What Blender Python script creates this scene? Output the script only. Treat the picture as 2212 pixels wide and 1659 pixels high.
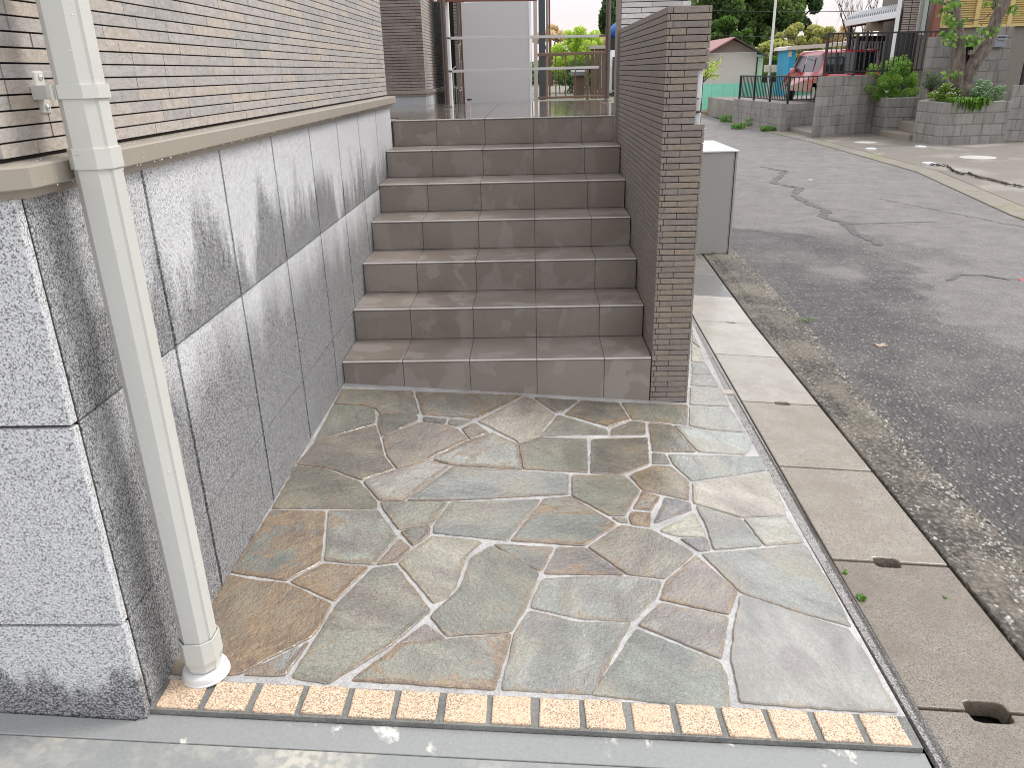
import bpy, bmesh, math, random
from mathutils import Vector, Matrix
random.seed(7)
for o in list(bpy.data.objects): bpy.data.objects.remove(o)
C = bpy.context.scene.collection
SC = bpy.context.scene
R_ = math.radians

# ---------------------------------------------------------------- camera
CAM = Vector((0.8370, -3.2989, 1.4037))
RX = Vector((0.99945306, 0.02294188, -0.02381713))
UP = Vector((0.01354676, 0.37297716, 0.92774163))
FW = Vector((-0.03016739, 0.92755685, -0.37246237))
FL = 1686.27                      # focal length for a 2212 px wide picture
cd = bpy.data.cameras.new('camera'); cam = bpy.data.objects.new('camera', cd); C.objects.link(cam)
cd.sensor_width = 36; cd.lens = 36*FL/2212; cd.clip_start = .05; cd.clip_end = 2000
m = Matrix((RX, UP, -FW)).transposed().to_4x4(); m.translation = CAM
cam.matrix_world = m; SC.camera = cam

# ---------------------------------------------------------------- world and sun: bright overcast after rain
W = bpy.data.worlds.new('World'); SC.world = W; W.use_nodes = True
SUN_EL, SUN_AZ = R_(48), R_(70)     # azimuth measured from +Y towards +X
def build_world():
    nt = W.node_tree; nt.nodes.clear()
    def n(t): return nt.nodes.new(t)
    out = n('ShaderNodeOutputWorld'); bg = n('ShaderNodeBackground'); bg.inputs[1].default_value = 0.12
    sky = n('ShaderNodeTexSky'); sky.sky_type = 'NISHITA'; sky.sun_disc = False
    sky.sun_elevation = SUN_EL; sky.sun_rotation = SUN_AZ; sky.air_density = 1.0; sky.dust_density = 3.0
    hs = n('ShaderNodeHueSaturation'); hs.inputs['Saturation'].default_value = .35; hs.inputs['Value'].default_value = 1.0
    nt.links.new(sky.outputs[0], hs.inputs['Color'])
    tc = n('ShaderNodeTexCoord'); sep = n('ShaderNodeSeparateXYZ'); nt.links.new(tc.outputs['Generated'], sep.inputs[0])
    ns = n('ShaderNodeTexNoise'); ns.inputs['Scale'].default_value = 2.2; ns.inputs['Detail'].default_value = 5
    mp = n('ShaderNodeMapping'); mp.inputs['Scale'].default_value = (1, 1, 2.5)
    nt.links.new(tc.outputs['Generated'], mp.inputs[0]); nt.links.new(mp.outputs[0], ns.inputs['Vector'])
    cr = n('ShaderNodeValToRGB'); cr.color_ramp.elements[0].position = .3; cr.color_ramp.elements[0].color = (6.3, 6.5, 7.3, 1)
    cr.color_ramp.elements[1].position = .7; cr.color_ramp.elements[1].color = (9.4, 9.4, 9.6, 1)
    nt.links.new(ns.outputs['Fac'], cr.inputs[0])
    # warm, peach-coloured light low in the sky
    lo = n('ShaderNodeValToRGB'); e = lo.color_ramp.elements
    e[0].position = 0.0; e[0].color = (6.4, 5.7, 5.3, 1); e[1].position = .12; e[1].color = (5.3, 5.3, 5.9, 1)
    nt.links.new(sep.outputs['Z'], lo.inputs[0])
    fc = n('ShaderNodeMapRange'); fc.inputs[1].default_value = .06; fc.inputs[2].default_value = .17
    nt.links.new(sep.outputs['Z'], fc.inputs[0])
    mx = n('ShaderNodeMixRGB'); nt.links.new(fc.outputs[0], mx.inputs[0]); nt.links.new(lo.outputs[0], mx.inputs[1]); nt.links.new(cr.outputs[0], mx.inputs[2])
    m2 = n('ShaderNodeMixRGB'); m2.inputs[0].default_value = .82
    nt.links.new(hs.outputs[0], m2.inputs[1]); nt.links.new(mx.outputs[0], m2.inputs[2])
    nt.links.new(m2.outputs[0], bg.inputs[0]); nt.links.new(bg.outputs[0], out.inputs[0])
build_world()
sl = bpy.data.lights.new('sun', 'SUN'); sl.energy = 1.3; sl.angle = R_(16); sl.color = (1, .96, .9)
so = bpy.data.objects.new('sun', sl); C.objects.link(so)
sd = Vector((math.sin(SUN_AZ)*math.cos(SUN_EL), math.cos(SUN_AZ)*math.cos(SUN_EL), math.sin(SUN_EL)))
so.rotation_euler = sd.to_track_quat('Z', 'Y').to_euler(); so.location = (4, 2, 8)
SC.view_settings.view_transform = 'Standard'; SC.view_settings.look = 'None'
SC.view_settings.exposure = 0.62; SC.cycles.filter_width = 1.0; SC.view_settings.gamma = 1

# ---------------------------------------------------------------- helpers
def at(u, v, y):
    """world point seen at (u, v) of the 2212 px wide photograph, at depth plane y"""
    r = FW + RX*((u-1106)/FL) - UP*((v-829.5)/FL)
    return CAM + r*((y-CAM.y)/r.y)
def atz(u, v, z):
    r = FW + RX*((u-1106)/FL) - UP*((v-829.5)/FL)
    return CAM + r*((z-CAM.z)/r.z)
def zg(x):
    """cross fall of the paving towards the road"""
    return max(.095-.077*(x+.037), -.1)

class MB:
    def __init__(s): s.v=[]; s.f=[]; s.t=[]; s.mi=[]
    def face(s, pts, t=.5, mi=0):
        b=len(s.v); s.v += [tuple(p) for p in pts]; s.f.append(tuple(range(b, b+len(pts)))); s.t.append(t); s.mi.append(mi)
    def poly(s, vs, fs, t=.5, mi=0):
        b=len(s.v); s.v += [tuple(p) for p in vs]
        for f in fs: s.f.append(tuple(b+i for i in f)); s.t.append(t); s.mi.append(mi)
    def box(s, a, b, t=.5, mi=0):
        x0,y0,z0=a; x1,y1,z1=b
        if x0>x1: x0,x1=x1,x0
        if y0>y1: y0,y1=y1,y0
        if z0>z1: z0,z1=z1,z0
        s.poly([(x0,y0,z0),(x1,y0,z0),(x1,y1,z0),(x0,y1,z0),(x0,y0,z1),(x1,y0,z1),(x1,y1,z1),(x0,y1,z1)],
               [(0,3,2,1),(4,5,6,7),(0,1,5,4),(1,2,6,5),(2,3,7,6),(3,0,4,7)], t, mi)
    def obox(s, o, ax, ay, az, t=.5, mi=0):
        """box with corner o and edge vectors"""
        o,ax,ay,az=map(Vector,(o,ax,ay,az))
        if ax.cross(ay).dot(az)<0: ax,ay=ay,ax
        s.poly([o,o+ax,o+ax+ay,o+ay,o+az,o+ax+az,o+ax+ay+az,o+ay+az],
               [(0,3,2,1),(4,5,6,7),(0,1,5,4),(1,2,6,5),(2,3,7,6),(3,0,4,7)], t, mi)
    def bar(s, p, q, w, h=None, t=.5, mi=0, up=(0,0,1)):
        p,q=Vector(p),Vector(q); h=h or w; d=(q-p).normalized(); u=Vector(up)
        if abs(d.dot(u))>.95: u=Vector((0,1,0))
        a=d.cross(u).normalized(); b=a.cross(d).normalized()
        s.obox(p-a*w/2-b*h/2, a*w, b*h, q-p, t, mi)
    def prism(s, loop, z0, z1, t=.5, mi=0):
        n=len(loop)
        ar=sum(loop[i][0]*loop[(i+1)%n][1]-loop[(i+1)%n][0]*loop[i][1] for i in range(n))
        if ar<0: loop=loop[::-1]
        f0 = z0 if callable(z0) else (lambda x,y: z0)
        f1 = z1 if callable(z1) else (lambda x,y: z1)
        vs=[(x,y,f0(x,y)) for x,y in loop]+[(x,y,f1(x,y)) for x,y in loop]
        s.poly(vs,[tuple(range(n-1,-1,-1)),tuple(range(n,2*n))]+[(i,(i+1)%n,n+(i+1)%n,n+i) for i in range(n)],t,mi)
    def tube(s, pts, rad, n=10, t=.5, mi=0, caps=True):
        pts=[Vector(p) for p in pts]
        if not isinstance(rad,(list,tuple)): rad=[rad]*len(pts)
        rings=[]; pu=None
        for i,p in enumerate(pts):
            d=(pts[min(i+1,len(pts)-1)]-pts[max(i-1,0)]).normalized()
            u=pu if pu is not None else (Vector((1,0,0)) if abs(d.x)<.9 else Vector((0,1,0)))
            a=(u-d*u.dot(d)).normalized(); b=d.cross(a); pu=a
            rings.append([p+(a*math.cos(2*math.pi*k/n)+b*math.sin(2*math.pi*k/n))*rad[i] for k in range(n)])
        vs=[v for r in rings for v in r]; fs=[]
        for i in range(len(pts)-1):
            for k in range(n): fs.append((i*n+k,i*n+(k+1)%n,(i+1)*n+(k+1)%n,(i+1)*n+k))
        if caps: fs.append(tuple(range(n-1,-1,-1))); fs.append(tuple((len(pts)-1)*n+k for k in range(n)))
        s.poly(vs,fs,t,mi)
    def lathe(s, c, prof, n=32, t=.5, mi=0):
        """prof = [(r, z), ...] from bottom to top around the vertical through c"""
        c=Vector(c); vs=[]; fs=[]
        for r,z in prof:
            for k in range(n):
                a=2*math.pi*k/n; vs.append(c+Vector((r*math.cos(a),r*math.sin(a),z)))
        for i in range(len(prof)-1):
            for k in range(n): fs.append((i*n+k,i*n+(k+1)%n,(i+1)*n+(k+1)%n,(i+1)*n+k))
        fs.append(tuple(range(n-1,-1,-1))); fs.append(tuple((len(prof)-1)*n+k for k in range(n)))
        s.poly(vs,fs,t,mi)
    def build(s, name, mat, parent=None, smooth=None, bevel=None, seg=2):
        me=bpy.data.meshes.new(name); 
        loc=Vector((0,0,0))
        if parent is not None:
            p=parent
            while p is not None: loc+=Vector(p.location); p=p.parent
        me.from_pydata([tuple(Vector(v)-loc) for v in s.v],[],s.f)
        mats=mat if isinstance(mat,(list,tuple)) else [mat]
        for q in mats: me.materials.append(q)
        if len(mats)>1: me.polygons.foreach_set('material_index',s.mi)
        at_=me.attributes.new('tint','FLOAT','FACE'); at_.data.foreach_set('value',s.t)
        me.update()
        if smooth is not None:
            me.polygons.foreach_set('use_smooth',[True]*len(me.polygons))
            if smooth<3: me.set_sharp_from_angle(angle=smooth)
        o=bpy.data.objects.new(name,me); C.objects.link(o)
        if parent is not None: o.parent=parent
        if bevel:
            b=o.modifiers.new('bevel','BEVEL'); b.width=bevel; b.segments=seg; b.limit_method='ANGLE'; b.angle_limit=R_(35)
        return o
def thing(name, label, cat, loc=(0,0,0), group=None, kind=None):
    o=bpy.data.objects.new(name,None); C.objects.link(o); o.location=loc; o.empty_display_size=.05
    return tag(o,label,cat,group,kind)
def tag(o, label=None, cat=None, group=None, kind=None):
    if label: o['label']=label
    if cat: o['category']=cat
    if group: o['group']=group
    if kind: o['kind']=kind
    return o
def struct(o): o['kind']='structure'; return o
def copy_tree(o, parent=None, kids=None):
    c=o.copy(); C.objects.link(c)
    if parent is not None: c.parent=parent
    for ch in [k for k in bpy.data.objects if k.parent==o]: copy_tree(ch,c)
    return c

# ---------------------------------------------------------------- materials
class N:
    def __init__(s, name, rough=.6, spec=.5, color=(.5,.5,.5), metal=0):
        s.m=bpy.data.materials.new(name); s.m.use_nodes=True; s.nt=s.m.node_tree; s.b=s.nt.nodes['Principled BSDF']
        s.b.inputs['Roughness'].default_value=rough; s.b.inputs['Base Color'].default_value=(*color,1)
        s.b.inputs['Metallic'].default_value=metal; s.b.inputs['Specular IOR Level'].default_value=spec
        s._p=None
    def node(s,t): return s.nt.nodes.new(t)
    def lk(s,a,b):
        if hasattr(a,'default_value') or hasattr(a,'links'): s.nt.links.new(a,b)
        elif isinstance(a,tuple): b.default_value=(*a,1) if len(a)==3 else a
        else: b.default_value=a
        return b
    def pos(s):
        if s._p is None: s._p=s.node('ShaderNodeNewGeometry').outputs['Position']
        return s._p
    def mapv(s, sc=(1,1,1), rot=(0,0,0), vec=None, loc=(0,0,0)):
        n=s.node('ShaderNodeMapping'); s.lk(vec or s.pos(),n.inputs[0]); n.inputs['Scale'].default_value=sc; n.inputs['Rotation'].default_value=rot; n.inputs['Location'].default_value=loc
        return n.outputs[0]
    def noise(s, scale, det=3, rough=.55, vec=None, dist=0, col=False):
        n=s.node('ShaderNodeTexNoise'); s.lk(vec or s.pos(),n.inputs['Vector']); n.inputs['Scale'].default_value=scale
        n.inputs['Detail'].default_value=det; n.inputs['Roughness'].default_value=rough; n.inputs['Distortion'].default_value=dist
        return n.outputs['Color' if col else 'Fac']
    def voro(s, scale, feat='F1', vec=None, out='Distance', rnd=1):
        n=s.node('ShaderNodeTexVoronoi'); n.feature=feat; s.lk(vec or s.pos(),n.inputs['Vector']); n.inputs['Scale'].default_value=scale; n.inputs['Randomness'].default_value=rnd
        return n.outputs[out]
    def ramp(s, f, *st, interp='LINEAR'):
        n=s.node('ShaderNodeValToRGB'); cr=n.color_ramp; cr.interpolation=interp
        while len(cr.elements)<len(st): cr.elements.new(.5)
        for e,(p,c) in zip(cr.elements,st):
            e.position=p; e.color=(c,c,c,1) if not isinstance(c,tuple) else (*c,1)
        s.lk(f,n.inputs[0]); return n.outputs[0]
    def math(s, op, a, b=0, clamp=False):
        n=s.node('ShaderNodeMath'); n.operation=op; n.use_clamp=clamp; s.lk(a,n.inputs[0]); s.lk(b,n.inputs[1]); return n.outputs[0]
    def mix(s, f, a, b, mode='MIX'):
        n=s.node('ShaderNodeMixRGB'); n.blend_type=mode; s.lk(f,n.inputs[0]); s.lk(a,n.inputs[1]); s.lk(b,n.inputs[2]); return n.outputs[0]
    def rng(s, f, a, b, c=0, d=1, smooth=False):
        n=s.node('ShaderNodeMapRange'); s.lk(f,n.inputs[0])
        if smooth: n.interpolation_type='SMOOTHSTEP'
        for i,x in enumerate((a,b,c,d)): n.inputs[i+1].default_value=x
        return n.outputs[0]
    def xyz(s, vec=None):
        n=s.node('ShaderNodeSeparateXYZ'); s.lk(vec or s.pos(),n.inputs[0]); return n.outputs
    def attr(s, name, typ='GEOMETRY', out='Fac'):
        n=s.node('ShaderNodeAttribute'); n.attribute_name=name; n.attribute_type=typ; return n.outputs[out]
    def bump(s, h, strength=.3, dist=.002):
        n=s.node('ShaderNodeBump'); n.inputs['Strength'].default_value=strength; n.inputs['Distance'].default_value=dist; s.lk(h,n.inputs['Height'])
        s.nt.links.new(n.outputs[0],s.b.inputs['Normal']); return n
    def col(s,c): s.lk(c,s.b.inputs['Base Color']); return s
    def rou(s,r): s.lk(r,s.b.inputs['Roughness']); return s

def plain(name, color, rough=.5, metal=0, var=.12, scale=9, bump=0, spec=.5):
    n=N(name,rough,spec,color,metal)
    f=n.noise(scale,4); c=n.mix(f,tuple(x*(1-var) for x in color),tuple(min(1,x*(1+var)) for x in color)); n.col(c)
    n.rou(n.rng(n.noise(scale*3,3),.3,.7,max(.03,rough-.08),min(1,rough+.08)))
    if bump: n.bump(n.noise(scale*14,3),.4,bump)
    return n.m

def m_granite():
    n=N('grey_granite',.7)
    g=n.voro(390,out='Color'); gs=n.xyz(g)[0]
    f2=n.noise(320,2)
    f=n.math('ADD',n.math('MULTIPLY',gs,.55),n.math('MULTIPLY',f2,.45))
    dry=n.ramp(f,(.27,.14),(.33,.36),(.41,.55),(.55,.68),(.75,.79))
    dry=n.mix(.05,dry,(.45,.50,.64))
    wetc=n.ramp(f,(.31,.015),(.39,.07),(.48,.17),(.57,.33),(.70,.56))
    wetc=n.mix(.08,wetc,(.20,.22,.27))
    x,y,z=n.xyz()
    # damp: climbs from the foot of each row of slabs, in streaks of its own height on every slab
    drip=n.noise(1,4,.6,vec=n.mapv((7,7,1.6)))
    drip2=n.noise(1,3,.6,vec=n.mapv((26,26,5)))
    dd=n.math('ADD',n.math('MULTIPLY',n.math('SUBTRACT',drip,.5),1.05),n.math('MULTIPLY',n.math('SUBTRACT',drip2,.5),.30))
    top=n.math('SUBTRACT',n.rng(n.math('ADD',n.math('ADD',z,n.rng(y,-.6,1.4,0,.07)),n.math('MULTIPLY',dd,.8)),.90,1.06,0,1),0,True)       # upper row dry above
    upper=n.math('SUBTRACT',1,top)
    low=n.math('SUBTRACT',1,n.rng(n.math('ADD',z,n.math('MULTIPLY',dd,.34)),.60,.80,0,1))           # second row wet below
    isup=n.rng(z,.792,.802,0,1)
    side=n.mix(isup,low,upper)
    # the street end of the side wall is damp to the top
    near=n.rng(n.math('ADD',y,n.math('MULTIPLY',dd,.5)),-1.95,-1.40,1,0)
    side=n.math('MAXIMUM',side,n.math('MULTIPLY',near,n.rng(drip,.35,.6,.55,.95)))
    frontdamp=n.math('SUBTRACT',1,n.rng(n.math('ADD',z,n.math('MULTIPLY',dd,.35)),.17,.21,0,1))
    isfront=n.rng(y,-1.9625,-1.9620,1,0)
    wet=n.mix(isfront,side,frontdamp)
    n.col(n.mix(wet,dry,wetc)); n.rou(n.rng(wet,0,1,.82,.42)); n.bump(f2,.35,.0012)
    return n.m

def m_brick(name, cols, grain=38, dark=.55):
    n=N(name,.72,.35)
    t=n.attr('tint')
    st=[(i/(len(cols)-1),c) for i,c in enumerate(cols)]
    base=n.ramp(t,*st)
    v=n.mapv((1,1,1.3))
    g=n.noise(grain,4,.6,vec=v,dist=.8); g2=n.noise(grain*4,3,.6)
    c=n.mix(n.rng(g,.32,.66,0,1),n.mix(1,base,(dark,dark,dark),'MULTIPLY'),base)
    c=n.mix(n.rng(g2,.35,.7,0,.35),c,n.mix(1,base,(1.25,1.25,1.25),'MULTIPLY'))
    n.col(c); n.bump(n.math('ADD',g,n.math('MULTIPLY',g2,.35)),.9,.004); n.rou(.62)
    return n.m

def m_tile():
    n=N('brown_porcelain_tile',.4,.5)
    a=n.noise(3.2,4,.5,dist=.7); b=n.noise(1,3,.5,vec=n.mapv((7,7,5)),dist=.5)
    c=n.mix(n.rng(a,.35,.65),(.268,.226,.190),(.335,.289,.248))
    blot=n.rng(b,.53,.57,0,1)
    c=n.mix(n.math('MULTIPLY',blot,.75),c,(.385,.342,.305))
    c=n.mix(n.rng(n.noise(150,2),.3,.7,0,.25),c,(.11,.09,.08))
    t=n.attr('tint'); c=n.mix(n.math('MULTIPLY',t,.25),c,(.13,.10,.085))
    n.col(c); n.rou(n.rng(blot,0,1,.3,.46)); n.bump(n.noise(60,3),.12,.001)
    return n.m
def m_landing():
    n=N('wet_porcelain_tile',.08,.6)
    c=n.mix(n.noise(3,4),(.15,.122,.104),(.2,.17,.148)); n.col(c)
    n.rou(n.rng(n.noise(5,3),.35,.65,.02,.10)); n.bump(n.noise(1,3,vec=n.mapv((6,30,6))),.25,.002)
    return n.m

def m_stone_old():
    n=N('quartzite_flagstone',.3,.5)
    oi=n.node('ShaderNodeObjectInfo'); base=oi.outputs['Color']; rnd=oi.outputs['Random']
    rust=n.attr('rust','OBJECT'); smooth=n.attr('smooth_face','OBJECT')
    off=n.node('ShaderNodeVectorMath'); off.operation='ADD'; n.lk(n.pos(),off.inputs[0])
    cb=n.node('ShaderNodeCombineXYZ'); n.lk(n.math('MULTIPLY',rnd,37),cb.inputs[0]); n.lk(n.math('MULTIPLY',rnd,11),cb.inputs[1]); n.lk(cb.outputs[0],off.inputs[1])
    rt=n.node('ShaderNodeVectorRotate'); rt.rotation_type='Z_AXIS'; n.lk(off.outputs[0],rt.inputs['Vector']); n.lk(n.math('MULTIPLY',rnd,3.1),rt.inputs['Angle'])
    v=rt.outputs[0]
    big=n.noise(1,4,.55,vec=n.mapv((5,13,5),vec=v),dist=.9)
    med=n.noise(1,4,.6,vec=n.mapv((16,30,16),vec=v),dist=1.3)
    fine=n.noise(170,3,.7); grain=n.noise(430,2,.6)
    dk=n.mix(1,base,(.58,.56,.52),'MULTIPLY'); lt=n.mix(1,base,(1.30,1.30,1.26),'MULTIPLY')
    c=n.mix(n.rng(big,.35,.65),dk,lt)
    # mineral staining: ochre and brown-red seams
    rmask=n.math('MULTIPLY',n.rng(n.math('ADD',big,n.math('MULTIPLY',rust,.16)),.52,.62,0,1,True),n.rng(rust,0,.6,.12,.95))
    c=n.mix(rmask,c,n.mix(n.rng(med,.35,.6),(.225,.105,.048),(.42,.235,.105)))
    vein=n.math('ABSOLUTE',n.math('SUBTRACT',med,.5)); vm=n.math('MULTIPLY',n.rng(vein,0,.022,1,0),n.rng(rust,0,1,.1,.55))
    c=n.mix(vm,c,(.20,.085,.06))
    pm=n.rng(n.noise(1,3,.5,vec=n.mapv((4,7,4),vec=v,loc=(3,9,1))),.55,.66,0,.55)
    c=n.mix(pm,c,(.20,.155,.15))
    c=n.mix(n.rng(fine,.3,.7,0,.55),c,n.mix(1,c,(.62,.62,.62),'MULTIPLY'))
    c=n.mix(n.rng(grain,.62,.75,0,.5),c,(.62,.62,.56))
    c=n.mix(n.rng(grain,.36,.28,0,.6),c,(.05,.045,.04))
    n.col(c)
    relief=n.noise(1,4,.65,vec=n.mapv((34,58,34),vec=v),dist=1.2)
    amp=n.math('SUBTRACT',1,n.math('MULTIPLY',smooth,.85))
    h=n.math('MULTIPLY',n.math('ADD',n.math('ADD',relief,n.math('MULTIPLY',fine,.42)),n.math('MULTIPLY',med,.5)),amp)
    n.bump(h,.75,.0065); n.rou(n.rng(relief,.3,.7,.16,.36))
    return n.m

def m_stone():
    n=N('quartzite_flagstone',.3,.6)
    oi=n.node('ShaderNodeObjectInfo'); base=oi.outputs['Color']; rnd=oi.outputs['Random']
    rust=n.attr('rust','OBJECT'); smooth=n.attr('smooth_face','OBJECT'); rim=n.attr('rim')
    off=n.node('ShaderNodeVectorMath'); off.operation='ADD'; n.lk(n.pos(),off.inputs[0])
    cb=n.node('ShaderNodeCombineXYZ'); n.lk(n.math('MULTIPLY',rnd,37),cb.inputs[0]); n.lk(n.math('MULTIPLY',rnd,11),cb.inputs[1]); n.lk(cb.outputs[0],off.inputs[1])
    rt=n.node('ShaderNodeVectorRotate'); rt.rotation_type='Z_AXIS'; n.lk(off.outputs[0],rt.inputs['Vector']); n.lk(n.math('MULTIPLY',rnd,3.1),rt.inputs['Angle'])
    v=rt.outputs[0]
    big=n.noise(1,4,.55,vec=n.mapv((4,9,4),vec=v),dist=.6)
    med=n.noise(1,4,.6,vec=n.mapv((12,20,12),vec=v),dist=1.0)
    fine=n.noise(190,3,.7); grain=n.noise(430,2,.6)
    dk=n.mix(1,base,(.78,.75,.70),'MULTIPLY'); lt=n.mix(1,base,(1.42,1.42,1.38),'MULTIPLY')
    c=n.mix(n.rng(big,.35,.65),dk,lt)
    # yellowish and purplish clouding of the mineral
    c=n.mix(n.math('MULTIPLY',n.rng(n.noise(1,3,.5,vec=n.mapv((5,7,5),vec=v,loc=(3,9,1))),.50,.64,0,.55),n.math('SUBTRACT',1,n.math('MULTIPLY',smooth,.9))),c,(.42,.365,.24))
    c=n.mix(n.rng(n.noise(1,3,.5,vec=n.mapv((4,6,4),vec=v,loc=(7,2,1))),.54,.66,0,.6),c,(.235,.18,.165))
    # ochre iron stain: along the broken rim and in seams, all over on the rusty slabs
    rr=n.math('ADD',n.math('MULTIPLY',rim,.17),n.math('MULTIPLY',rust,.155))
    rmask=n.math('MULTIPLY',n.rng(n.math('ADD',n.math('ADD',n.math('MULTIPLY',big,.65),n.math('MULTIPLY',med,.35)),rr),.625,.70,0,1,True),n.rng(rust,0,.7,.35,.9))
    c=n.mix(rmask,c,n.mix(n.rng(med,.38,.6),(.21,.125,.068),(.40,.265,.135)))
    vein=n.math('ABSOLUTE',n.math('SUBTRACT',n.noise(1,3,.5,vec=n.mapv((5,16,5),vec=v,loc=(1,4,2)),dist=.8),.5)); vm=n.math('MULTIPLY',n.rng(vein,0,.010,1,0),n.rng(rust,0,1,.08,.55))
    c=n.mix(vm,c,(.24,.12,.085))
    c=n.mix(n.rng(n.noise(1,4,.7,vec=n.mapv((70,120,70),vec=v),dist=.8),.38,.62,0,.55),c,n.mix(1,c,(.55,.54,.52),'MULTIPLY'))
    c=n.mix(n.rng(fine,.36,.66,0,.5),c,n.mix(1,c,(.55,.55,.55),'MULTIPLY'))
    c=n.mix(n.rng(grain,.60,.75,0,.55),c,(.66,.66,.60))
    c=n.mix(n.rng(grain,.38,.28,0,.7),c,(.045,.04,.035))
    n.col(c)
    r1=n.noise(1,3,.62,vec=n.mapv((60,95,60),vec=v),dist=.7); r0=n.noise(1,3,.5,vec=n.mapv((14,20,14),vec=v),dist=.6)
    amp=n.math('SUBTRACT',1,n.math('MULTIPLY',smooth,.88))
    h=n.math('MULTIPLY',n.math('ADD',n.math('ADD',r1,n.math('MULTIPLY',fine,.45)),n.math('MULTIPLY',r0,1.1)),amp)
    n.bump(h,.95,.0065); n.rou(n.rng(r1,.3,.7,.20,.40))
    b=n.b; b.inputs['Coat Weight'].default_value=1.0; b.inputs['Coat Roughness'].default_value=.13; b.inputs['Coat IOR'].default_value=1.85
    bn=n.node('ShaderNodeBump'); bn.inputs['Strength'].default_value=.45; bn.inputs['Distance'].default_value=.0035; n.lk(h,bn.inputs['Height']); n.nt.links.new(bn.outputs[0],b.inputs['Coat Normal'])
    return n.m

def m_mortar(name='pale_mortar', a=(.34,.335,.325), b=(.58,.57,.555), r=.55):
    n=N(name,r); n.col(n.mix(n.rng(n.math('ADD',n.math('MULTIPLY',n.noise(9,4,.65),.6),n.math('MULTIPLY',n.noise(120,3),.4)),.36,.62),a,b)); n.bump(n.math('ADD',n.noise(120,3),n.noise(30,3)),.8,.004); n.rou(n.rng(n.noise(7,3),.4,.6,r-.2,r+.1)); return n.m

def m_sett():
    n=N('yellow_granite',.6)
    g=n.xyz(n.voro(420,out='Color')); f=n.math('ADD',n.math('MULTIPLY',g[0],.5),n.math('MULTIPLY',n.noise(260,2),.5))
    c=n.ramp(f,(.26,(.14,.10,.08)),(.36,(.42,.29,.19)),(.5,(.62,.46,.31)),(.64,(.74,.59,.43)),(.78,(.80,.70,.58)))
    t=n.attr('tint','GEOMETRY'); c=n.mix(n.rng(n.noise(9,3),.35,.65,0,.35),c,(.80,.55,.36))
    n.col(c); n.bump(n.noise(140,3),.5,.0022); return n.m

def m_conc(name, a, b, dry=None, dscale=5, dth=(.58,.6), grain=120, gb=.0012, rough=(.3,.6), thr=.0):
    n=N(name,.5)
    c=n.mix(n.noise(2.3,5,.6),a,b); w=n.noise(7,4,.6)
    c=n.mix(n.rng(n.noise(grain,3,.7),.3,.7,0,.4),c,n.mix(1,c,(.66,.66,.66),'MULTIPLY'))
    if dry:
        d=n.rng(n.noise(dscale,5,.62,dist=.3),dth[0],dth[1],0,1)
        d=n.math('MULTIPLY',d,n.rng(n.noise(38,3),.42,.56,.25,1))
        c=n.mix(d,c,dry); n.rou(n.rng(d,0,1,rough[0],rough[1]))
    else: n.rou(n.rng(w,.35,.65,*rough))
    n.col(c); n.bump(n.noise(grain,3,.7),.5,gb); return n

def m_asphalt():
    n=N('asphalt',.6)
    x,y,z=n.xyz()
    pv=n.mapv((1,.75,1)); v=n.xyz(n.voro(60,out='Color',vec=pv))[0]; vd=n.voro(60,vec=pv)
    nz=n.noise(1,5,.62,vec=n.mapv((.8,.5,1)),dist=.4)
    # the low strip by the kerb and the old patch stay wet longest
    ex=n.math('ADD',n.math('SUBTRACT',x,n.rng(y,-2,6,3.25,3.6)),n.math('MULTIPLY',n.math('SUBTRACT',nz,.5),3.4))
    near=n.rng(y,4.2,5.4,0,3.0); dampA=n.rng(n.math('ADD',ex,near),-.04,.16,1,0); dampA=n.math('MULTIPLY',dampA,n.rng(n.noise(1,4,.6,vec=n.mapv((1.3,.8,1),loc=(5,2,0)),dist=.4),.34,.56,.35,1))
    dampB=n.math('MULTIPLY',n.rng(n.noise(1,4,.6,vec=n.mapv((.5,.35,1),loc=(.3,.2,0))),.56,.66,0,.55),n.rng(y,4,7,1,.35))
    damp=n.math('MAXIMUM',dampA,dampB)
    mott=n.noise(5,5,.7)
    base=n.mix(damp,n.mix(n.rng(mott,.35,.65),(.225,.21,.197),(.31,.292,.275)),n.mix(n.rng(mott,.35,.65),(.045,.041,.040),(.110,.102,.096)))
    base=n.mix(n.rng(n.noise(60,4,.75),.32,.64,0,.62),base,n.mix(1,base,(.42,.42,.42),'MULTIPLY'))
    peb=n.math('MULTIPLY',n.rng(v,.66,.70,0,1),n.rng(vd,.22,.46,1,0))
    c=n.mix(n.math('MULTIPLY',peb,n.rng(damp,0,1,.45,.75)),base,n.mix(n.rng(v,.7,1),(.26,.24,.22),(.50,.47,.44)))
    n.col(c); n.rou(n.rng(damp,0,1,.85,.50)); n.bump(n.math('ADD',n.noise(70,3,.7),n.math('MULTIPLY',vd,-.8)),1,.009)
    return n.m

def m_aggregate(name, a, b, moss, scale=95, bump=.006, mamt=.5):
    n=N(name,.7)
    cell=n.voro(scale,out='Color'); vd=n.voro(scale); cc=n.xyz(cell)[0]
    big=n.rng(n.noise(26,4,.7),.35,.65)
    c=n.mix(n.math('ADD',n.math('MULTIPLY',cc,.6),n.math('MULTIPLY',big,.4)),a,b); c=n.mix(n.rng(vd,.25,.6,0,.75),c,tuple(x*.35 for x in a))
    c=n.mix(n.rng(n.noise(3,5,.65),.46,.60,0,mamt),c,moss); c=n.mix(n.rng(n.noise(40,3),.35,.65,0,.4),c,n.mix(1,c,(.45,.45,.45),'MULTIPLY'))
    n.col(c); n.bump(n.math('ADD',n.math('MULTIPLY',vd,-1),n.noise(200,2)),.9,bump); n.rou(n.rng(cc,0,1,.45,.75)); return n.m

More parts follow.
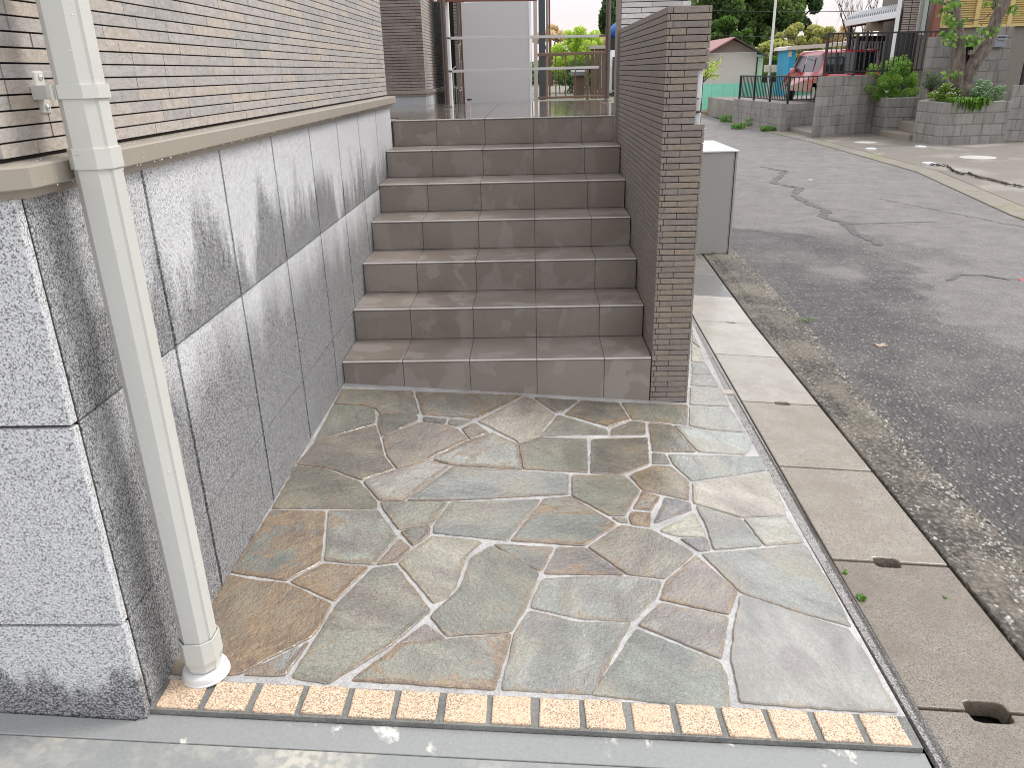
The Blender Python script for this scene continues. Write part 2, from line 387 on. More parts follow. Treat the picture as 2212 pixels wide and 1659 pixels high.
def m_slab():
    n=N('washed_concrete_slab',.6)
    oi=n.node('ShaderNodeObjectInfo'); t=oi.outputs['Random']
    base=oi.outputs['Color']
    g=n.xyz(n.voro(380,out='Color'))[0]; f=n.math('ADD',n.math('MULTIPLY',g,.5),n.math('MULTIPLY',n.noise(300,3,.7),.5))
    c=n.mix(n.rng(f,.28,.50),n.mix(1,base,(.30,.28,.27),'MULTIPLY'),base); c=n.mix(n.rng(f,.55,.75,0,.5),c,n.mix(1,base,(1.35,1.35,1.3),'MULTIPLY'))
    c=n.mix(n.rng(n.noise(5,5,.7),.38,.62,0,.6),c,n.mix(1,base,(.6,.57,.54),'MULTIPLY'))
    n.col(c); n.bump(f,.7,.003); n.rou(n.rng(n.noise(5,3),.35,.65,.30,.6)); n.b.inputs['Coat Weight'].default_value=.5; n.b.inputs['Coat Roughness'].default_value=.2; return n.m

def m_block():
    n=N('weathered_concrete_block',.85)
    x,y,z=n.xyz(); st=n.noise(1,4,.65,vec=n.mapv((7,7,1.1)))
    t=n.attr('tint')
    c=n.mix(t,(.27,.255,.232),(.335,.318,.295))
    c=n.mix(n.rng(st,.48,.72,0,.6),c,(.10,.092,.082)); c=n.mix(n.rng(n.noise(60,3,.7),.35,.7,0,.4),c,n.mix(1,c,(.5,.5,.5),'MULTIPLY'))
    n.col(c); n.bump(n.noise(90,3),.6,.004); return n.m

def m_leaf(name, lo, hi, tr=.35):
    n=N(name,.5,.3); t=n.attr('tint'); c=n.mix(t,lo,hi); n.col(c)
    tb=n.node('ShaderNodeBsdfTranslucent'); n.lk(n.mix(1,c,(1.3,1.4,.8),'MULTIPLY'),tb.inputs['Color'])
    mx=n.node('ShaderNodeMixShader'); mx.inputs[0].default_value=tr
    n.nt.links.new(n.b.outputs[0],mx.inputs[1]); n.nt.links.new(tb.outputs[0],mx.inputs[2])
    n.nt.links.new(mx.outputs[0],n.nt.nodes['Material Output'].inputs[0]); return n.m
def m_bark(name,a,b):
    n=N(name,.85); f=n.noise(1,5,.65,vec=n.mapv((22,22,6)),dist=.6); n.col(n.mix(n.rng(f,.35,.65),a,b)); n.bump(f,.9,.012); return n.m
def m_glass(name,color,rough=.05):
    n=N(name,rough,.8,color); n.bump(n.noise(2,2),.05,.002); return n.m

GRAN=m_granite()
SIDING=m_brick('greige_siding_brick',[(.40,.375,.355),(.435,.405,.38),(.46,.425,.40),(.49,.435,.385),(.52,.45,.38)],34,.74)
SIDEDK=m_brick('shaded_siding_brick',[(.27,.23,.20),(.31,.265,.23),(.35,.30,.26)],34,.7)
PILB=m_brick('brown_border_brick',[(.25,.215,.19),(.28,.24,.212),(.30,.26,.232),(.335,.278,.226)],42,.72)
PALEB=m_brick('pale_wall_brick',[(.55,.53,.51),(.68,.66,.64),(.75,.73,.71)],40,.85)
JOINT=plain('dark_joint',(.018,.013,.012),.8)
NOSE=plain('highlight_tile_nosing',(.66,.62,.59),.16,var=.06,scale=6); TILE=m_tile(); LAND=m_landing(); GROUT=plain('tile_grout',(.20,.175,.155),.7,var=.2,scale=30)  # nosing colour lightened to paint in the sky highlight along each step edge
STONE=m_stone(); MORTAR=m_mortar(); MORTARDK=m_mortar('grey_sett_mortar',(.14,.14,.13),(.24,.24,.225),.6); SETT=m_sett()
FORE=m_conc('trowelled_wet_concrete',(.27,.28,.272),(.345,.35,.34),(.52,.49,.42),2.1,(.47,.62),rough=(.25,.65)).m
TRIM=plain('greige_metal_trim',(.36,.32,.265),.38,var=.05,scale=4)
PIPE=plain('pale_grey_plastic',(.62,.615,.57),.32,var=.03,scale=5)
PIPE2=plain('white_plastic_flange',(.76,.76,.745),.3,var=.03)
WATER=N('water_drop',.05,.6,(.8,.82,.8)).m
STEEL=plain('stainless_steel',(.60,.59,.58),.22,.9,var=.08)
ZINC=plain('zinc_screw',(.7,.7,.7),.3,.8)
ASPH=m_asphalt()
KERB=m_aggregate('exposed_aggregate_kerb',(.12,.105,.085),(.40,.36,.30),(.46,.41,.31),52,.016,.42)
STRIPM=m_aggregate('grey_aggregate_strip',(.36,.345,.335),(.66,.64,.62),(.40,.37,.35),200,.002,.3)
SLAB=m_slab(); BLOCK=m_block()
SOIL=plain('moss_dirt',(.016,.012,.008),.95,var=.4,scale=60,bump=.006)
BRONZE=plain('brown_aluminium',(.145,.115,.10),.33,.55,var=.08)
BROWNF=plain('brown_painted_rail',(.17,.10,.065),.5,var=.15)
BLACK=plain('black_painted_metal',(.018,.017,.019),.45,var=.2)
PANEL=plain('pale_grey_panel',(.60,.585,.585),.42,var=.03,scale=2)
WHITE=plain('white_paint',(.78,.79,.80),.4,var=.04)
CREAM=plain('cream_plastic',(.62,.58,.46),.5,var=.08)

# ---------------------------------------------------------------- ground, roads, paving (structure)
def sheet(name, loop, zf, mat, th=.02, sub=None, kind='structure'):
    mb=MB(); mb.prism(loop,(lambda x,y: (zf(x,y) if callable(zf) else zf)-th),zf,.5); o=mb.build(name,mat); o['kind']=kind; return o
GRASSY=m_conc('meadow_ground',(.07,.09,.03),(.16,.14,.07),grain=30,gb=.02,rough=(.8,.9)).m
sheet('ground',[(-300,-60),(300,-60),(300,500),(-300,500)],-.16,GRASSY,.05)
def jl(y): return 1.786+.026*y if y<1.35 else 1.821+.05*(y-1.35)
def jr(y): return 2.157+.021*y if y<1.35 else 2.185+.045*(y-1.35)
XR=[(5.0,-8),(5.55,0),(5.9,4.9),(6.56,8.5),(6.72,13.7),(6.45,19.9),(6.6,25),(7,60)]
road=[(2.2,-8),(2.2,22.5),(-8,22.5),(-8,29),(4.5,29),(5.0,60)]+XR[::-1]
sheet('road',road,-.1,ASPH,.03)
APR=m_conc('concrete_apron',(.20,.175,.145),(.27,.24,.205),(.40,.375,.335),.8,(.52,.68),grain=60,gb=.003,rough=(.5,.8)).m
sheet('pavement',[(x+.16,y) for x,y in XR if y<24]+[(14,24),(14,-8)],lambda x,y:-.092+.004*max(0,x-6),APR,.05)
GUT=m_conc('gutter_concrete',(.22,.19,.15),(.33,.30,.25),(.20,.20,.10),1.6,(.55,.6),grain=50,gb=.004,rough=(.5,.8)).m
mb=MB(); xr=[p for p in XR if p[1]<24]
for a,b in zip(xr,xr[1:]):
    mb.prism([(a[0]-.16,a[1]),(b[0]-.16,b[1]),(b[0]+.14,b[1]),(a[0]+.14,a[1])],-.15,-.088)
struct(mb.build('kerb',GUT))
# joint dirt under the covers
sheet('gutter_bed',[(1.70,-4),(2.25,-4),(2.25,1.3),(2.40,6),(1.9,6),(1.74,1.3)],lambda x,y:zg(x)-.07,SOIL)
mb=MB()
sheet('gravel_verge',[(1.709,-4),(jl(-4)-.001,-4),(jl(0)-.001,0),(jl(1.35)-.001,1.35),(jl(6)-.001,6),(1.9,6),(1.80,1.45),(1.733,0),(1.716,-1)],lambda x,y:zg(x)-.001,STRIPM)
KR=[(2.44,-4),(2.41,-1.6),(2.425,-1.1),(2.395,-.5),(2.41,.13),(2.46,.8),(2.52,1.38),(2.55,2.2),(2.57,3.2),(2.62,5),(2.7,9),(3.1,22)]
rnd=random.Random(3); edge=[]
for a,b in zip(KR,KR[1:]):
    k=max(2,int((b[1]-a[1])/.035)) if b[1]<5.5 else 8
    for i in range(k):
        t=i/k; edge.append((a[0]+(b[0]-a[0])*t+rnd.uniform(-.014,.014)+.010*math.sin(9*(a[1]+(b[1]-a[1])*t)),a[1]+(b[1]-a[1])*t))
edge.append(KR[-1])
inner=[(jr(y)+.006,y) for y in (-4,0,1.35,6,22)]
mb=MB()
def kz(x,y): return zg(x)-.001 if x<2.5 else max(zg(x),-.093)
mb.prism(inner+edge[::-1],-.14,lambda x,y:max(kz(x,y),-.0925)); struct(mb.build('kerb_concrete',KERB,bevel=.004,seg=1))
# tar seams and old cracks in the asphalt
TAR=m_conc('tar_filled_seam',(.085,.078,.075),(.13,.12,.115),grain=80,gb=.004,rough=(.45,.7)).m
rnd=random.Random(12)
def seam(pts,w,jit=.02):
    L=[]
    for a,b in zip(pts,pts[1:]):
        k=max(2,int(math.dist(a,b)/.05))
        for i in range(k): t=i/k; L.append((a[0]+(b[0]-a[0])*t+rnd.uniform(-jit,jit),a[1]+(b[1]-a[1])*t+rnd.uniform(-jit,jit)))
    L.append(pts[-1]); mb=MB()
    for a,b in zip(L,L[1:]):
        pass
    P=[Vector(p) for p in L]; S=[]
    for i,p in enumerate(P):
        d=(P[min(i+1,len(P)-1)]-P[max(0,i-1)]).normalized(); q=Vector((-d.y,d.x)); ww=w*rnd.uniform(.55,1.3)*(.2 if i in(0,len(P)-1) else 1); S.append((p+q*ww/2,p-q*ww/2))
    for (a,b),(c,d) in zip(S,S[1:]): mb.poly([(*a,-.0962),(*b,-.0962),(*d,-.0962),(*c,-.0962)],[(0,1,2,3)])
    o=mb.build('road_seam',TAR); o['kind']='structure'; return o
seam([(4.459,9.554),(4.651,8.924),(4.113,7.651),(4.31,7.166),(4.025,6.47),(4.007,5.787),(4.078,5.469),(3.87,5.06),(3.985,4.712),(3.898,4.336),(3.89,4.027),(3.89,3.585)],.085,.03)
seam([(3.90,4.62),(4.465,4.639),(4.895,4.652)],.014,.008); seam([(3.84,2.331),(4.031,2.533),(4.209,2.493),(4.308,2.34)],.035,.01); seam([(4.9,6.2),(5.6,4.0),(6.0,2.0)],.012,.02)
# loose pebbles washed up on the kerb concrete
PEB=N('pebble',.6); PEB.col(PEB.ramp(PEB.attr('tint'),(0,(.09,.08,.07)),(.5,(.27,.24,.20)),(1,(.58,.55,.50)))); rnd=random.Random(6); mb=MB()
def pebble(x,y,z,r,t):
    a=rnd.uniform(0,3.14); e=rnd.uniform(1,1.7); h=r*rnd.uniform(.4,.7); K=5; ca,sa=math.cos(a),math.sin(a); vs=[]
    for k in range(K):
        th=6.283*k/K+rnd.uniform(-.2,.2); u=r*e*math.cos(th); w=r*math.sin(th); vs.append((x+u*ca-w*sa,y+u*sa+w*ca,z-h*.3))
    vs2=[(x+(p[0]-x)*.55,y+(p[1]-y)*.55,z+h) for p in vs]
    mb.poly(vs+vs2,[tuple(range(K,2*K))]+[(k,(k+1)%K,K+(k+1)%K,K+k) for k in range(K)],t)
def kr(y):
    for a,b in zip(KR,KR[1:]):
        if a[1]<=y<=b[1]: return a[0]+(b[0]-a[0])*(y-a[1])/(b[1]-a[1])
    return 3
for _ in range(5200):
    y=-2.2+5.8*rnd.random()**1.25; f=rnd.random()**.8; x=jr(y)+.02+(kr(y)-jr(y)-.02)*f
    pebble(x,y,max(kz(x,y),-.0925),rnd.uniform(.0026,.0062)*(1.7 if rnd.random()<.12 else 1),rnd.random()**.8)
for _ in range(1500):
    y=rnd.uniform(-2,4); x=kr(y)+abs(rnd.gauss(0,.14)); pebble(x,y,-.1,rnd.uniform(.002,.0045),rnd.random())
for _ in range(900):
    y=-2.2+4.2*rnd.random(); x=rnd.uniform(1.715,jl(y)-.008); pebble(x,y,zg(x)-.001,rnd.uniform(.0015,.003),rnd.random())
tag(mb.build('gravel',PEB.m),'loose pebbles on the kerb concrete','gravel',kind='stuff')
# foreground concrete
mb=MB(); fz=lambda x,y: zg(x)-.012
mb.prism([(-4,-8),(1.70,-8),(1.70,-2.0312),(-.3,-2.0472),(-4,-2.0672)],lambda x,y:zg(x)-.08,lambda x,y: zg(x)-.013)
struct(mb.build('concrete_slab',FORE,bevel=.003))
FORE2=m_conc('floated_concrete_edge',(.29,.30,.29),(.35,.355,.345),(.72,.70,.63),6.5,(.60,.64),rough=(.25,.65)).m
mb=MB(); mb.prism([(-4,-2.066),(-.3,-2.046),(1.70,-2.030),(1.705,-1.9525),(-.04,-1.9695),(-.06,-1.9905),(-4,-1.9905)],lambda x,y:zg(x)-.08,lambda x,y:zg(x)-.0115)
struct(mb.build('concrete_edge_strip',FORE2,bevel=.002))

# ---------------------------------------------------------------- flagstone paving
STONES=[
('g',0.5,[(-0.037,-0.076),(0.285,-0.048),(0.35,-0.297),(0.177,-0.322),(0.157,-0.278),(0.085,-0.24),(-0.033,-0.248)]),
('g',0.3,[(-0.033,-0.248),(0.085,-0.24),(0.157,-0.278),(0.187,-0.422),(-0.02,-0.612)]),
('d',0.4,[(0.173,-0.322),(0.335,-0.299),(0.35,-0.334),(0.345,-0.371),(0.227,-0.539),(0.187,-0.422)]),
('k',0.4,[(0.227,-0.539),(0.347,-0.388),(0.368,-0.373),(0.469,-0.384),(0.524,-0.425),(0.571,-0.518),(0.437,-0.704),(0.328,-0.795),(0.271,-0.695)]),
('p',0,[(0.356,-0.32),(0.468,-0.326),(0.463,-0.384),(0.368,-0.373)]),
('g',0.2,[(0.471,-0.33),(0.576,-0.324),(0.522,-0.404),(0.469,-0.384)]),
('g',0.8,[(0.289,-0.058),(0.784,-0.026),(0.58,-0.325),(0.537,-0.31),(0.356,-0.309)]),
('k',0.6,[(0.527,-0.416),(0.581,-0.347),(0.653,-0.441),(0.571,-0.518)]),
('c',0.1,[(0.788,-0.034),(0.833,-0.071),(0.925,-0.225),(0.842,-0.458),(0.773,-0.54),(0.749,-0.495),(0.588,-0.337)]),
('s',0.6,[(0.66,-0.437),(0.771,-0.532),(0.789,-0.743),(0.524,-0.739),(0.441,-0.703),(0.571,-0.518)]),
('b',0.35,[(0.525,-0.743),(0.959,-0.753),(0.952,-0.904),(0.542,-0.993),(0.392,-1.01)]),
('s',0.4,[(0.221,-0.894),(0.328,-0.795),(0.441,-0.706),(0.521,-0.739),(0.392,-1.01),(0.303,-1.02)]),
('d',0.35,[(-0.02,-0.612),(0.188,-0.427),(0.228,-0.547),(0.271,-0.695),(0.326,-0.795),(0.219,-0.891),(0.085,-0.818),(-0.039,-0.803)]),
('d',0.1,[(-0.039,-0.803),(0.085,-0.818),(0.217,-0.891),(0.303,-1.02),(0.313,-1.072),(-0.034,-1.112)]),
('b',1,[(-0.034,-1.112),(0.149,-1.095),(0.205,-1.381),(0.13,-1.484),(-0.043,-1.46)]),
('s',0.4,[(0.149,-1.095),(0.316,-1.073),(0.404,-1.228),(0.358,-1.384),(0.205,-1.379)]),
('g',0.25,[(0.305,-1.02),(0.392,-1.01),(0.54,-0.996),(0.499,-1.153),(0.396,-1.193),(0.325,-1.076)]),
('d',0.3,[(0.397,-1.195),(0.499,-1.153),(0.502,-1.207),(0.455,-1.28)]),
('o',1,[(0.406,-1.229),(0.455,-1.282),(0.424,-1.364),(0.358,-1.384)]),
('b',0.25,[(0.541,-0.996),(0.854,-0.944),(0.745,-1.217),(0.503,-1.199),(0.499,-1.153)]),
('b',0.8,[(0.855,-0.94),(0.958,-0.91),(1.106,-1.082),(0.984,-1.222),(0.746,-1.217)]),
('c',0.3,[(0.502,-1.207),(0.62,-1.213),(0.671,-1.225),(0.627,-1.312),(0.608,-1.463),(0.588,-1.518),(0.547,-1.549),(0.419,-1.365),(0.455,-1.282)]),
('g',0.3,[(0.694,-1.239),(0.751,-1.28),(0.846,-1.37),(0.807,-1.541),(0.767,-1.644),(0.596,-1.677),(0.54,-1.599),(0.56,-1.559),(0.61,-1.463),(0.632,-1.311)]),
('g',0.35,[(0.694,-1.235),(0.893,-1.229),(0.849,-1.372),(0.789,-1.333)]),
('o',0.7,[(0.13,-1.484),(0.207,-1.384),(0.349,-1.387),(0.284,-1.564)]),
('g',0.3,[(0.351,-1.394),(0.42,-1.369),(0.552,-1.572),(0.468,-1.717),(0.339,-1.868),(0.241,-1.852),(0.265,-1.698),(0.285,-1.567)]),
('o',1,[(-0.049,-1.463),(0.052,-1.483),(0.134,-1.485),(0.281,-1.566),(0.273,-1.667),(0.259,-1.711),(0.174,-1.795),(0.13,-1.848),(0.108,-1.856),(-0.044,-1.859)]),
('b',0.4,[(0.259,-1.717),(0.235,-1.848),(0.127,-1.852),(0.175,-1.799)]),
('k',0.2,[(0.537,-1.62),(0.602,-1.679),(0.592,-1.693),(0.463,-1.727)]),
('g',0.7,[(0.48,-1.706),(0.771,-1.643),(0.735,-1.855),(0.382,-1.85)]),
('b',0.3,[(0.809,-1.542),(0.87,-1.558),(0.938,-1.58),(1.093,-1.568),(0.966,-1.85),(0.74,-1.854),(0.767,-1.644)]),
('b',0.15,[(0.845,-1.398),(0.953,-1.375),(1.097,-1.362),(1.207,-1.374),(1.174,-1.464),(1.094,-1.572),(0.961,-1.577),(0.808,-1.539)]),
('p',0.5,[(0.894,-1.23),(0.988,-1.224),(1.098,-1.362),(0.953,-1.375),(0.848,-1.381)]),
('g',0.2,[(1.105,-1.082),(1.212,-1.099),(1.331,-1.223),(1.21,-1.372),(1.098,-1.36),(0.987,-1.223)]),
('k',0.6,[(1.329,-1.227),(1.42,-1.408),(1.368,-1.521),(1.174,-1.47),(1.21,-1.372)]),
('g',0.35,[(1.176,-1.477),(1.367,-1.525),(1.306,-1.704),(1.096,-1.585)]),
('b',0.05,[(1.096,-1.59),(1.303,-1.706),(1.309,-1.754),(1.289,-1.878),(0.953,-1.851)]),
('S',0.1,[(1.418,-1.416),(1.562,-1.49),(1.688,-1.547),(1.697,-1.632),(1.692,-1.755),(1.695,-1.85),(1.595,-1.856),(1.308,-1.849),(1.321,-1.697),(1.365,-1.554)]),
('b',0.25,[(1.34,-1.22),(1.704,-1.131),(1.706,-1.235),(1.71,-1.327),(1.707,-1.437),(1.7,-1.546),(1.562,-1.489),(1.418,-1.415)]),
('c',0.15,[(1.402,-0.765),(1.726,-0.643),(1.706,-0.914),(1.695,-0.965),(1.529,-0.995),(1.377,-0.915)]),
('s',0.25,[(1.529,-0.995),(1.694,-0.969),(1.7,-1.041),(1.704,-1.129),(1.559,-1.162)]),
('b',0.05,[(1.385,-0.92),(1.529,-0.995),(1.559,-1.162),(1.387,-1.202),(1.391,-1.074)]),
('c',0.15,[(1.227,-1.105),(1.374,-0.972),(1.388,-1.075),(1.388,-1.131),(1.286,-1.136)]),
('p',0.1,[(1.288,-1.141),(1.388,-1.131),(1.386,-1.201),(1.34,-1.218)]),
('p',0.1,[(1.283,-0.876),(1.377,-0.906),(1.372,-0.963),(1.219,-1.065)]),
('g',0.7,[(1.209,-0.838),(1.278,-0.877),(1.229,-0.985),(1.157,-0.978)]),
('o',0.9,[(1.151,-0.99),(1.229,-0.986),(1.211,-1.088),(1.142,-1.081),(1.139,-1.024)]),
('g',0.3,[(0.962,-0.756),(1.161,-0.735),(1.21,-0.843),(1.136,-1.026),(1.078,-1.034),(0.954,-0.91)]),
('g',0.2,[(1.078,-1.036),(1.136,-1.03),(1.143,-1.073),(1.107,-1.071)]),
('o',0.6,[(1.174,-0.734),(1.277,-0.643),(1.349,-0.641),(1.401,-0.754),(1.374,-0.899),(1.292,-0.871),(1.21,-0.843)]),
('d',0.35,[(1.054,-0.443),(1.298,-0.394),(1.273,-0.636),(1.161,-0.732),(1.031,-0.741)]),
('g',0.35,[(0.762,-0.533),(0.844,-0.452),(1.046,-0.444),(1.031,-0.738),(0.784,-0.739)]),
('g',0.1,[(0.928,-0.219),(1.044,-0.283),(1.137,-0.341),(1.138,-0.396),(0.844,-0.449)]),
('d',0.05,[(0.823,-0.045),(1.034,-0.047),(0.956,-0.192),(0.92,-0.207)]),
('d',0.6,[(1.038,-0.047),(1.216,-0.05),(1.246,-0.233),(1.143,-0.319),(0.955,-0.212)]),
('d',0.45,[(1.145,-0.337),(1.247,-0.236),(1.31,-0.251),(1.293,-0.376),(1.139,-0.401)]),
('g',0.5,[(1.219,-0.045),(1.532,-0.024),(1.486,-0.254),(1.246,-0.233)]),
('d',0.4,[(1.313,-0.251),(1.417,-0.259),(1.477,-0.509),(1.289,-0.528)]),
('g',0.1,[(1.288,-0.533),(1.345,-0.541),(1.355,-0.626),(1.275,-0.636)]),
('s',0.1,[(1.418,-0.258),(1.567,-0.288),(1.724,-0.306),(1.717,-0.425),(1.67,-0.511),(1.477,-0.509)]),
('s',0.1,[(1.348,-0.541),(1.734,-0.511),(1.719,-0.635),(1.403,-0.757),(1.355,-0.626)]),
('s',0.05,[(1.528,-0.041),(1.72,-0.029),(1.726,-0.297),(1.567,-0.288),(1.486,-0.258)]),
('s',0.2,[(1.575,0.2),(1.734,0.206),(1.723,-0.023),(1.532,-0.03)]),
('s',0.1,[(1.618,0.37),(1.729,0.376),(1.728,0.213),(1.581,0.216)]),
('s',0.1,[(1.651,0.558),(1.733,0.55),(1.729,0.378),(1.619,0.376)]),
('c',0.05,[(1.719,0.89),(1.746,0.797),(1.733,0.555),(1.652,0.564)]),
('s',0.1,[(1.775,1.2),(1.764,1.077),(1.749,0.803),(1.72,0.897)]),
('s',0.1,[(1.815,1.469),(1.798,1.313),(1.766,1.088),(1.766,1.163)]),
('o',0.7,[(-0.041,-1.866),(-0.047,-1.776),(-0.015,-1.814),(0.031,-1.86)])]

COLS={'g':(.31,.305,.245),'b':(.305,.325,.29),'c':(.53,.50,.40),'d':(.215,.20,.155),'s':(.45,.46,.41),'k':(.385,.325,.28),'p':(.215,.19,.19),'o':(.305,.235,.145),'S':(.355,.335,.315)}
pav=thing('flagstone_paving','crazy paving of wet green, ochre and cream flagstones below the stairs','paving',(.8,-.9,0),kind='structure')
mb=MB(); mb.prism([(-.040,-1.885),(1.703,-1.862),(1.714,-1),(1.733,0),(1.803,1.45),(1.90,4.2),(1.50,4.2),(1.50,.02),(-.040,.02)],lambda x,y:zg(x)-.05,lambda x,y:zg(x)-.0005)
mb.build('mortar_bed',MORTAR,pav)
def rounded(poly, ins, rnd, R=.009, J=.0019):
    P=[Vector(p) for p in poly]; n=len(P)
    ar=sum(P[i].x*P[(i+1)%n].y-P[(i+1)%n].x*P[i].y for i in range(n))
    if ar<0: P=P[::-1]
    Q=[]
    for i in range(n):
        a,b,c=P[i-1],P[i],P[(i+1)%n]; d1=(b-a).normalized(); d2=(c-b).normalized()
        n1=Vector((-d1.y,d1.x)); n2=Vector((-d2.y,d2.x)); k=n1+n2; l=max(.45,k.dot(k)/2)
        q=b+k/ (2*l) *ins*1.0 if l else b
        Q.append(b+k*(ins/max(.7,1+n1.dot(n2))))
    out=[]
    for i in range(n):
        a,b,c=Q[i-1],Q[i],Q[(i+1)%n]; la=(a-b).length; lc=(c-b).length; r=min(R,la*.28,lc*.28)
        p0=b+(a-b).normalized()*r; p1=b+(c-b).normalized()*r
        out += [p0,(p0+p1+b*2)/4,p1]
        L=(Q[(i+1)%n]-b).length; k=max(1,int(L/.022)); e=Q[(i+1)%n]; nn=(e-b).normalized(); nn=Vector((-nn.y,nn.x))
        s0=b+(e-b).normalized()*r; r2=min(R,L*.28); s1=e-(e-b).normalized()*r2
        for j in range(1,k): out.append(s0+(s1-s0)*(j/k)+nn*rnd.uniform(-J,J))
    return out
for i,(c,rust,poly) in enumerate(STONES):
    rnd=random.Random(100+i); lo=rounded(poly,.0040,rnd); dz=.0048+rnd.uniform(-.0012,.0012); n=len(lo)
    cx=sum(p.x for p in lo)/n; cy=sum(p.y for p in lo)/n
    def inset(p,k):
        d=Vector((cx,cy))-p; return p+d.normalized()*k
    mb=MB(); r0=[(p.x,p.y,zg(p.x)-.012) for p in lo]; r1=[(p.x,p.y,zg(p.x)+dz-.0028) for p in lo]; r2=[(*inset(p,.0028),zg(p.x)+dz) for p in lo]; r3=[(*inset(p,min(.022,(Vector((cx,cy))-p).length*.45)),zg(p.x)+dz) for p in lo]
    mb.poly(r0+r1+r2+r3,[tuple(3*n+k for k in range(n))]+[(2*n+k,2*n+(k+1)%n,3*n+(k+1)%n,3*n+k) for k in range(n)]+[(k,(k+1)%n,n+(k+1)%n,n+k) for k in range(n)]+[(n+k,n+(k+1)%n,2*n+(k+1)%n,2*n+k) for k in range(n)])
    o=mb.build('flagstone',STONE,pav); ra=o.data.attributes.new('rim','FLOAT','POINT'); ra.data.foreach_set('value',[1.0]*(3*n)+[0.0]*n)
    j=[rnd.uniform(.88,1.12)*1 for _ in range(3)]; jj=rnd.uniform(.66,.98)
    o.color=(*[min(1,COLS[c][q]*jj*(1+(j[q]-1)*.35)) for q in range(3)],1); o['rust']=float(rust); o['smooth_face']=1.0 if c=='S' else 0.0
# sett border
brd=thing('sett_border','single row of small square yellow granite setts along the edge of the crazy paving','paving border',(.83,-1.9,0),kind='structure')
mb=MB(); mb.prism([(-.040,-1.9685),(1.700,-1.9515),(1.702,-1.858),(-.040,-1.874)],lambda x,y:zg(x)-.06,lambda x,y:zg(x)+.0012); mb.build('mortar_bed',MORTARDK,brd)
for i in range(16):
    rnd=random.Random(i+50); x0=-.026+i*.1075; w=.0925+rnd.uniform(-.003,.003); ya=-1.9625+.0095*x0+rnd.uniform(-.002,.002); d=.0865+rnd.uniform(-.002,.002)
    sh=rnd.uniform(-.003,.003)
    P=[Vector((x0,ya)),Vector((x0+w,ya+.0006)),Vector((x0+w+sh,ya+d)),Vector((x0+sh,ya+d))]
    lo=rounded([(p.x,p.y) for p in P],.0005,rnd,.0028,.0011); n=len(lo); cx=sum(p.x for p in lo)/n; cy=sum(p.y for p in lo)/n; dz=.0062+rnd.uniform(-.001,.001)
    ins=lambda p,k:p+(Vector((cx,cy))-p).normalized()*k
    mb=MB(); rings=[]
    for k,z in ((0,-.02),(0,dz-.0026),(.0012,dz-.0008),(.0035,dz)): rings.append([(*ins(p,k),zg(p.x)+z) for p in lo])
    vs=[v for r in rings for v in r]; fs=[tuple(3*n+k for k in range(n))]
    for q in range(3): fs+=[(q*n+k,q*n+(k+1)%n,(q+1)*n+(k+1)%n,(q+1)*n+k) for k in range(n)]
    mb.poly(vs,fs); mb.build('granite_sett',SETT,brd)

# ---------------------------------------------------------------- gutter cover slabs
ys=[-3.04,-2.43,-1.82,-1.205,-.58,.065,.72,1.33,1.95,2.55,3.15,3.75,4.35]
GREY=(.30,.27,.235); slabc=[(.235,.205,.165),(.245,.21,.165),(.255,.215,.165),(.36,.315,.25),(.38,.335,.265),(.49,.455,.39),(.56,.53,.46),(.60,.57,.51),(.24,.235,.225),(.30,.28,.26),(.28,.26,.24),(.28,.26,.24)]  # palest covers have the bright reflection of their wet tops put into the colour
gl=['beneath the photographer\'s side of the wide mossy hand hole','between the wide mossy hand hole and the oblong hand hole','speckled tan, just beyond the oblong hand hole','speckled tan, beside the narrow pillar foot','pale one just short of the small black hand hole','pale one just beyond the small black hand hole','wet one coloured brightest for its sheen, third past the pillar foot','wet one coloured white for its sheen whose far edge meets the dark rough cover','dark rough one among the pale covers','narrow-looking one near the metal cabinet','one right at the foot of the metal cabinet','one under the metal cabinet']
gl=['nearest, cut off by the bottom edge','brown-grey concrete gutter cover with the round mossy hand hole on its near edge','brown-grey concrete gutter cover between the round mossy and the oblong hand holes','speckled tan gutter cover beyond the oblong hand hole','speckled tan gutter cover whose far edge has the small black hand hole','gutter cover coloured pale for its wet sheen, just beyond the small black hand hole, level with the pillar foot','wet gutter cover coloured cream for its sheen, second beyond the small black hand hole','wet gutter cover coloured near white for its sheen, just before the dark rough one','dark rough gutter cover beside the brick pillar','pale gutter cover just beyond the dark rough one','gutter cover in front of the metal cabinet','gutter cover beside the metal cabinet']
holes={-1.82:(.052,.030,.30,'r'),-1.205:(.040,.020,.17,'b'),.065:(.035,.014,.14,'b'),1.33:(.03,.010,.12,'b')}
for i in range(1,11):
    y0,y1=ys[i]+.004,ys[i+1]-.004; rnd=random.Random(i)
    def edge_pts(y,side):
        xa,xb=jl(y)+.0075,jr(y)-.006
        yy=ys[i] if side<0 else ys[i+1]
        if yy in holes:
            hw,hd,fx,_=holes[yy]; c=xa+(xb-xa)*(.5 if True else fx); c=xa+(xb-xa)*{-1.82:.47,-1.205:.47,.065:.52,1.33:.6}[yy]
            s=-side*hd
            return [(xa,y),(c-hw,y),(c-hw*.92,y+s*.8),(c-hw*.6,y+s),(c+hw*.6,y+s),(c+hw*.92,y+s*.8),(c+hw,y),(xb,y)]
        return [(xa,y),(xb,y)]
    loop=edge_pts(y0,-1)+edge_pts(y1,1)[::-1]
    mb=MB(); tilt=rnd.uniform(-.002,.002)
    mb.prism(loop,lambda x,y:zg(x)-.055,lambda x,y:zg(x)-.001+tilt*(y-y0)-(.004 if i<=2 else 0))
    o=mb.build('gutter_cover',SLAB,bevel=.004); o.color=(*slabc[i],1)
    tag(o,gl[i],'gutter cover','concrete gutter covers in a row along the kerb')

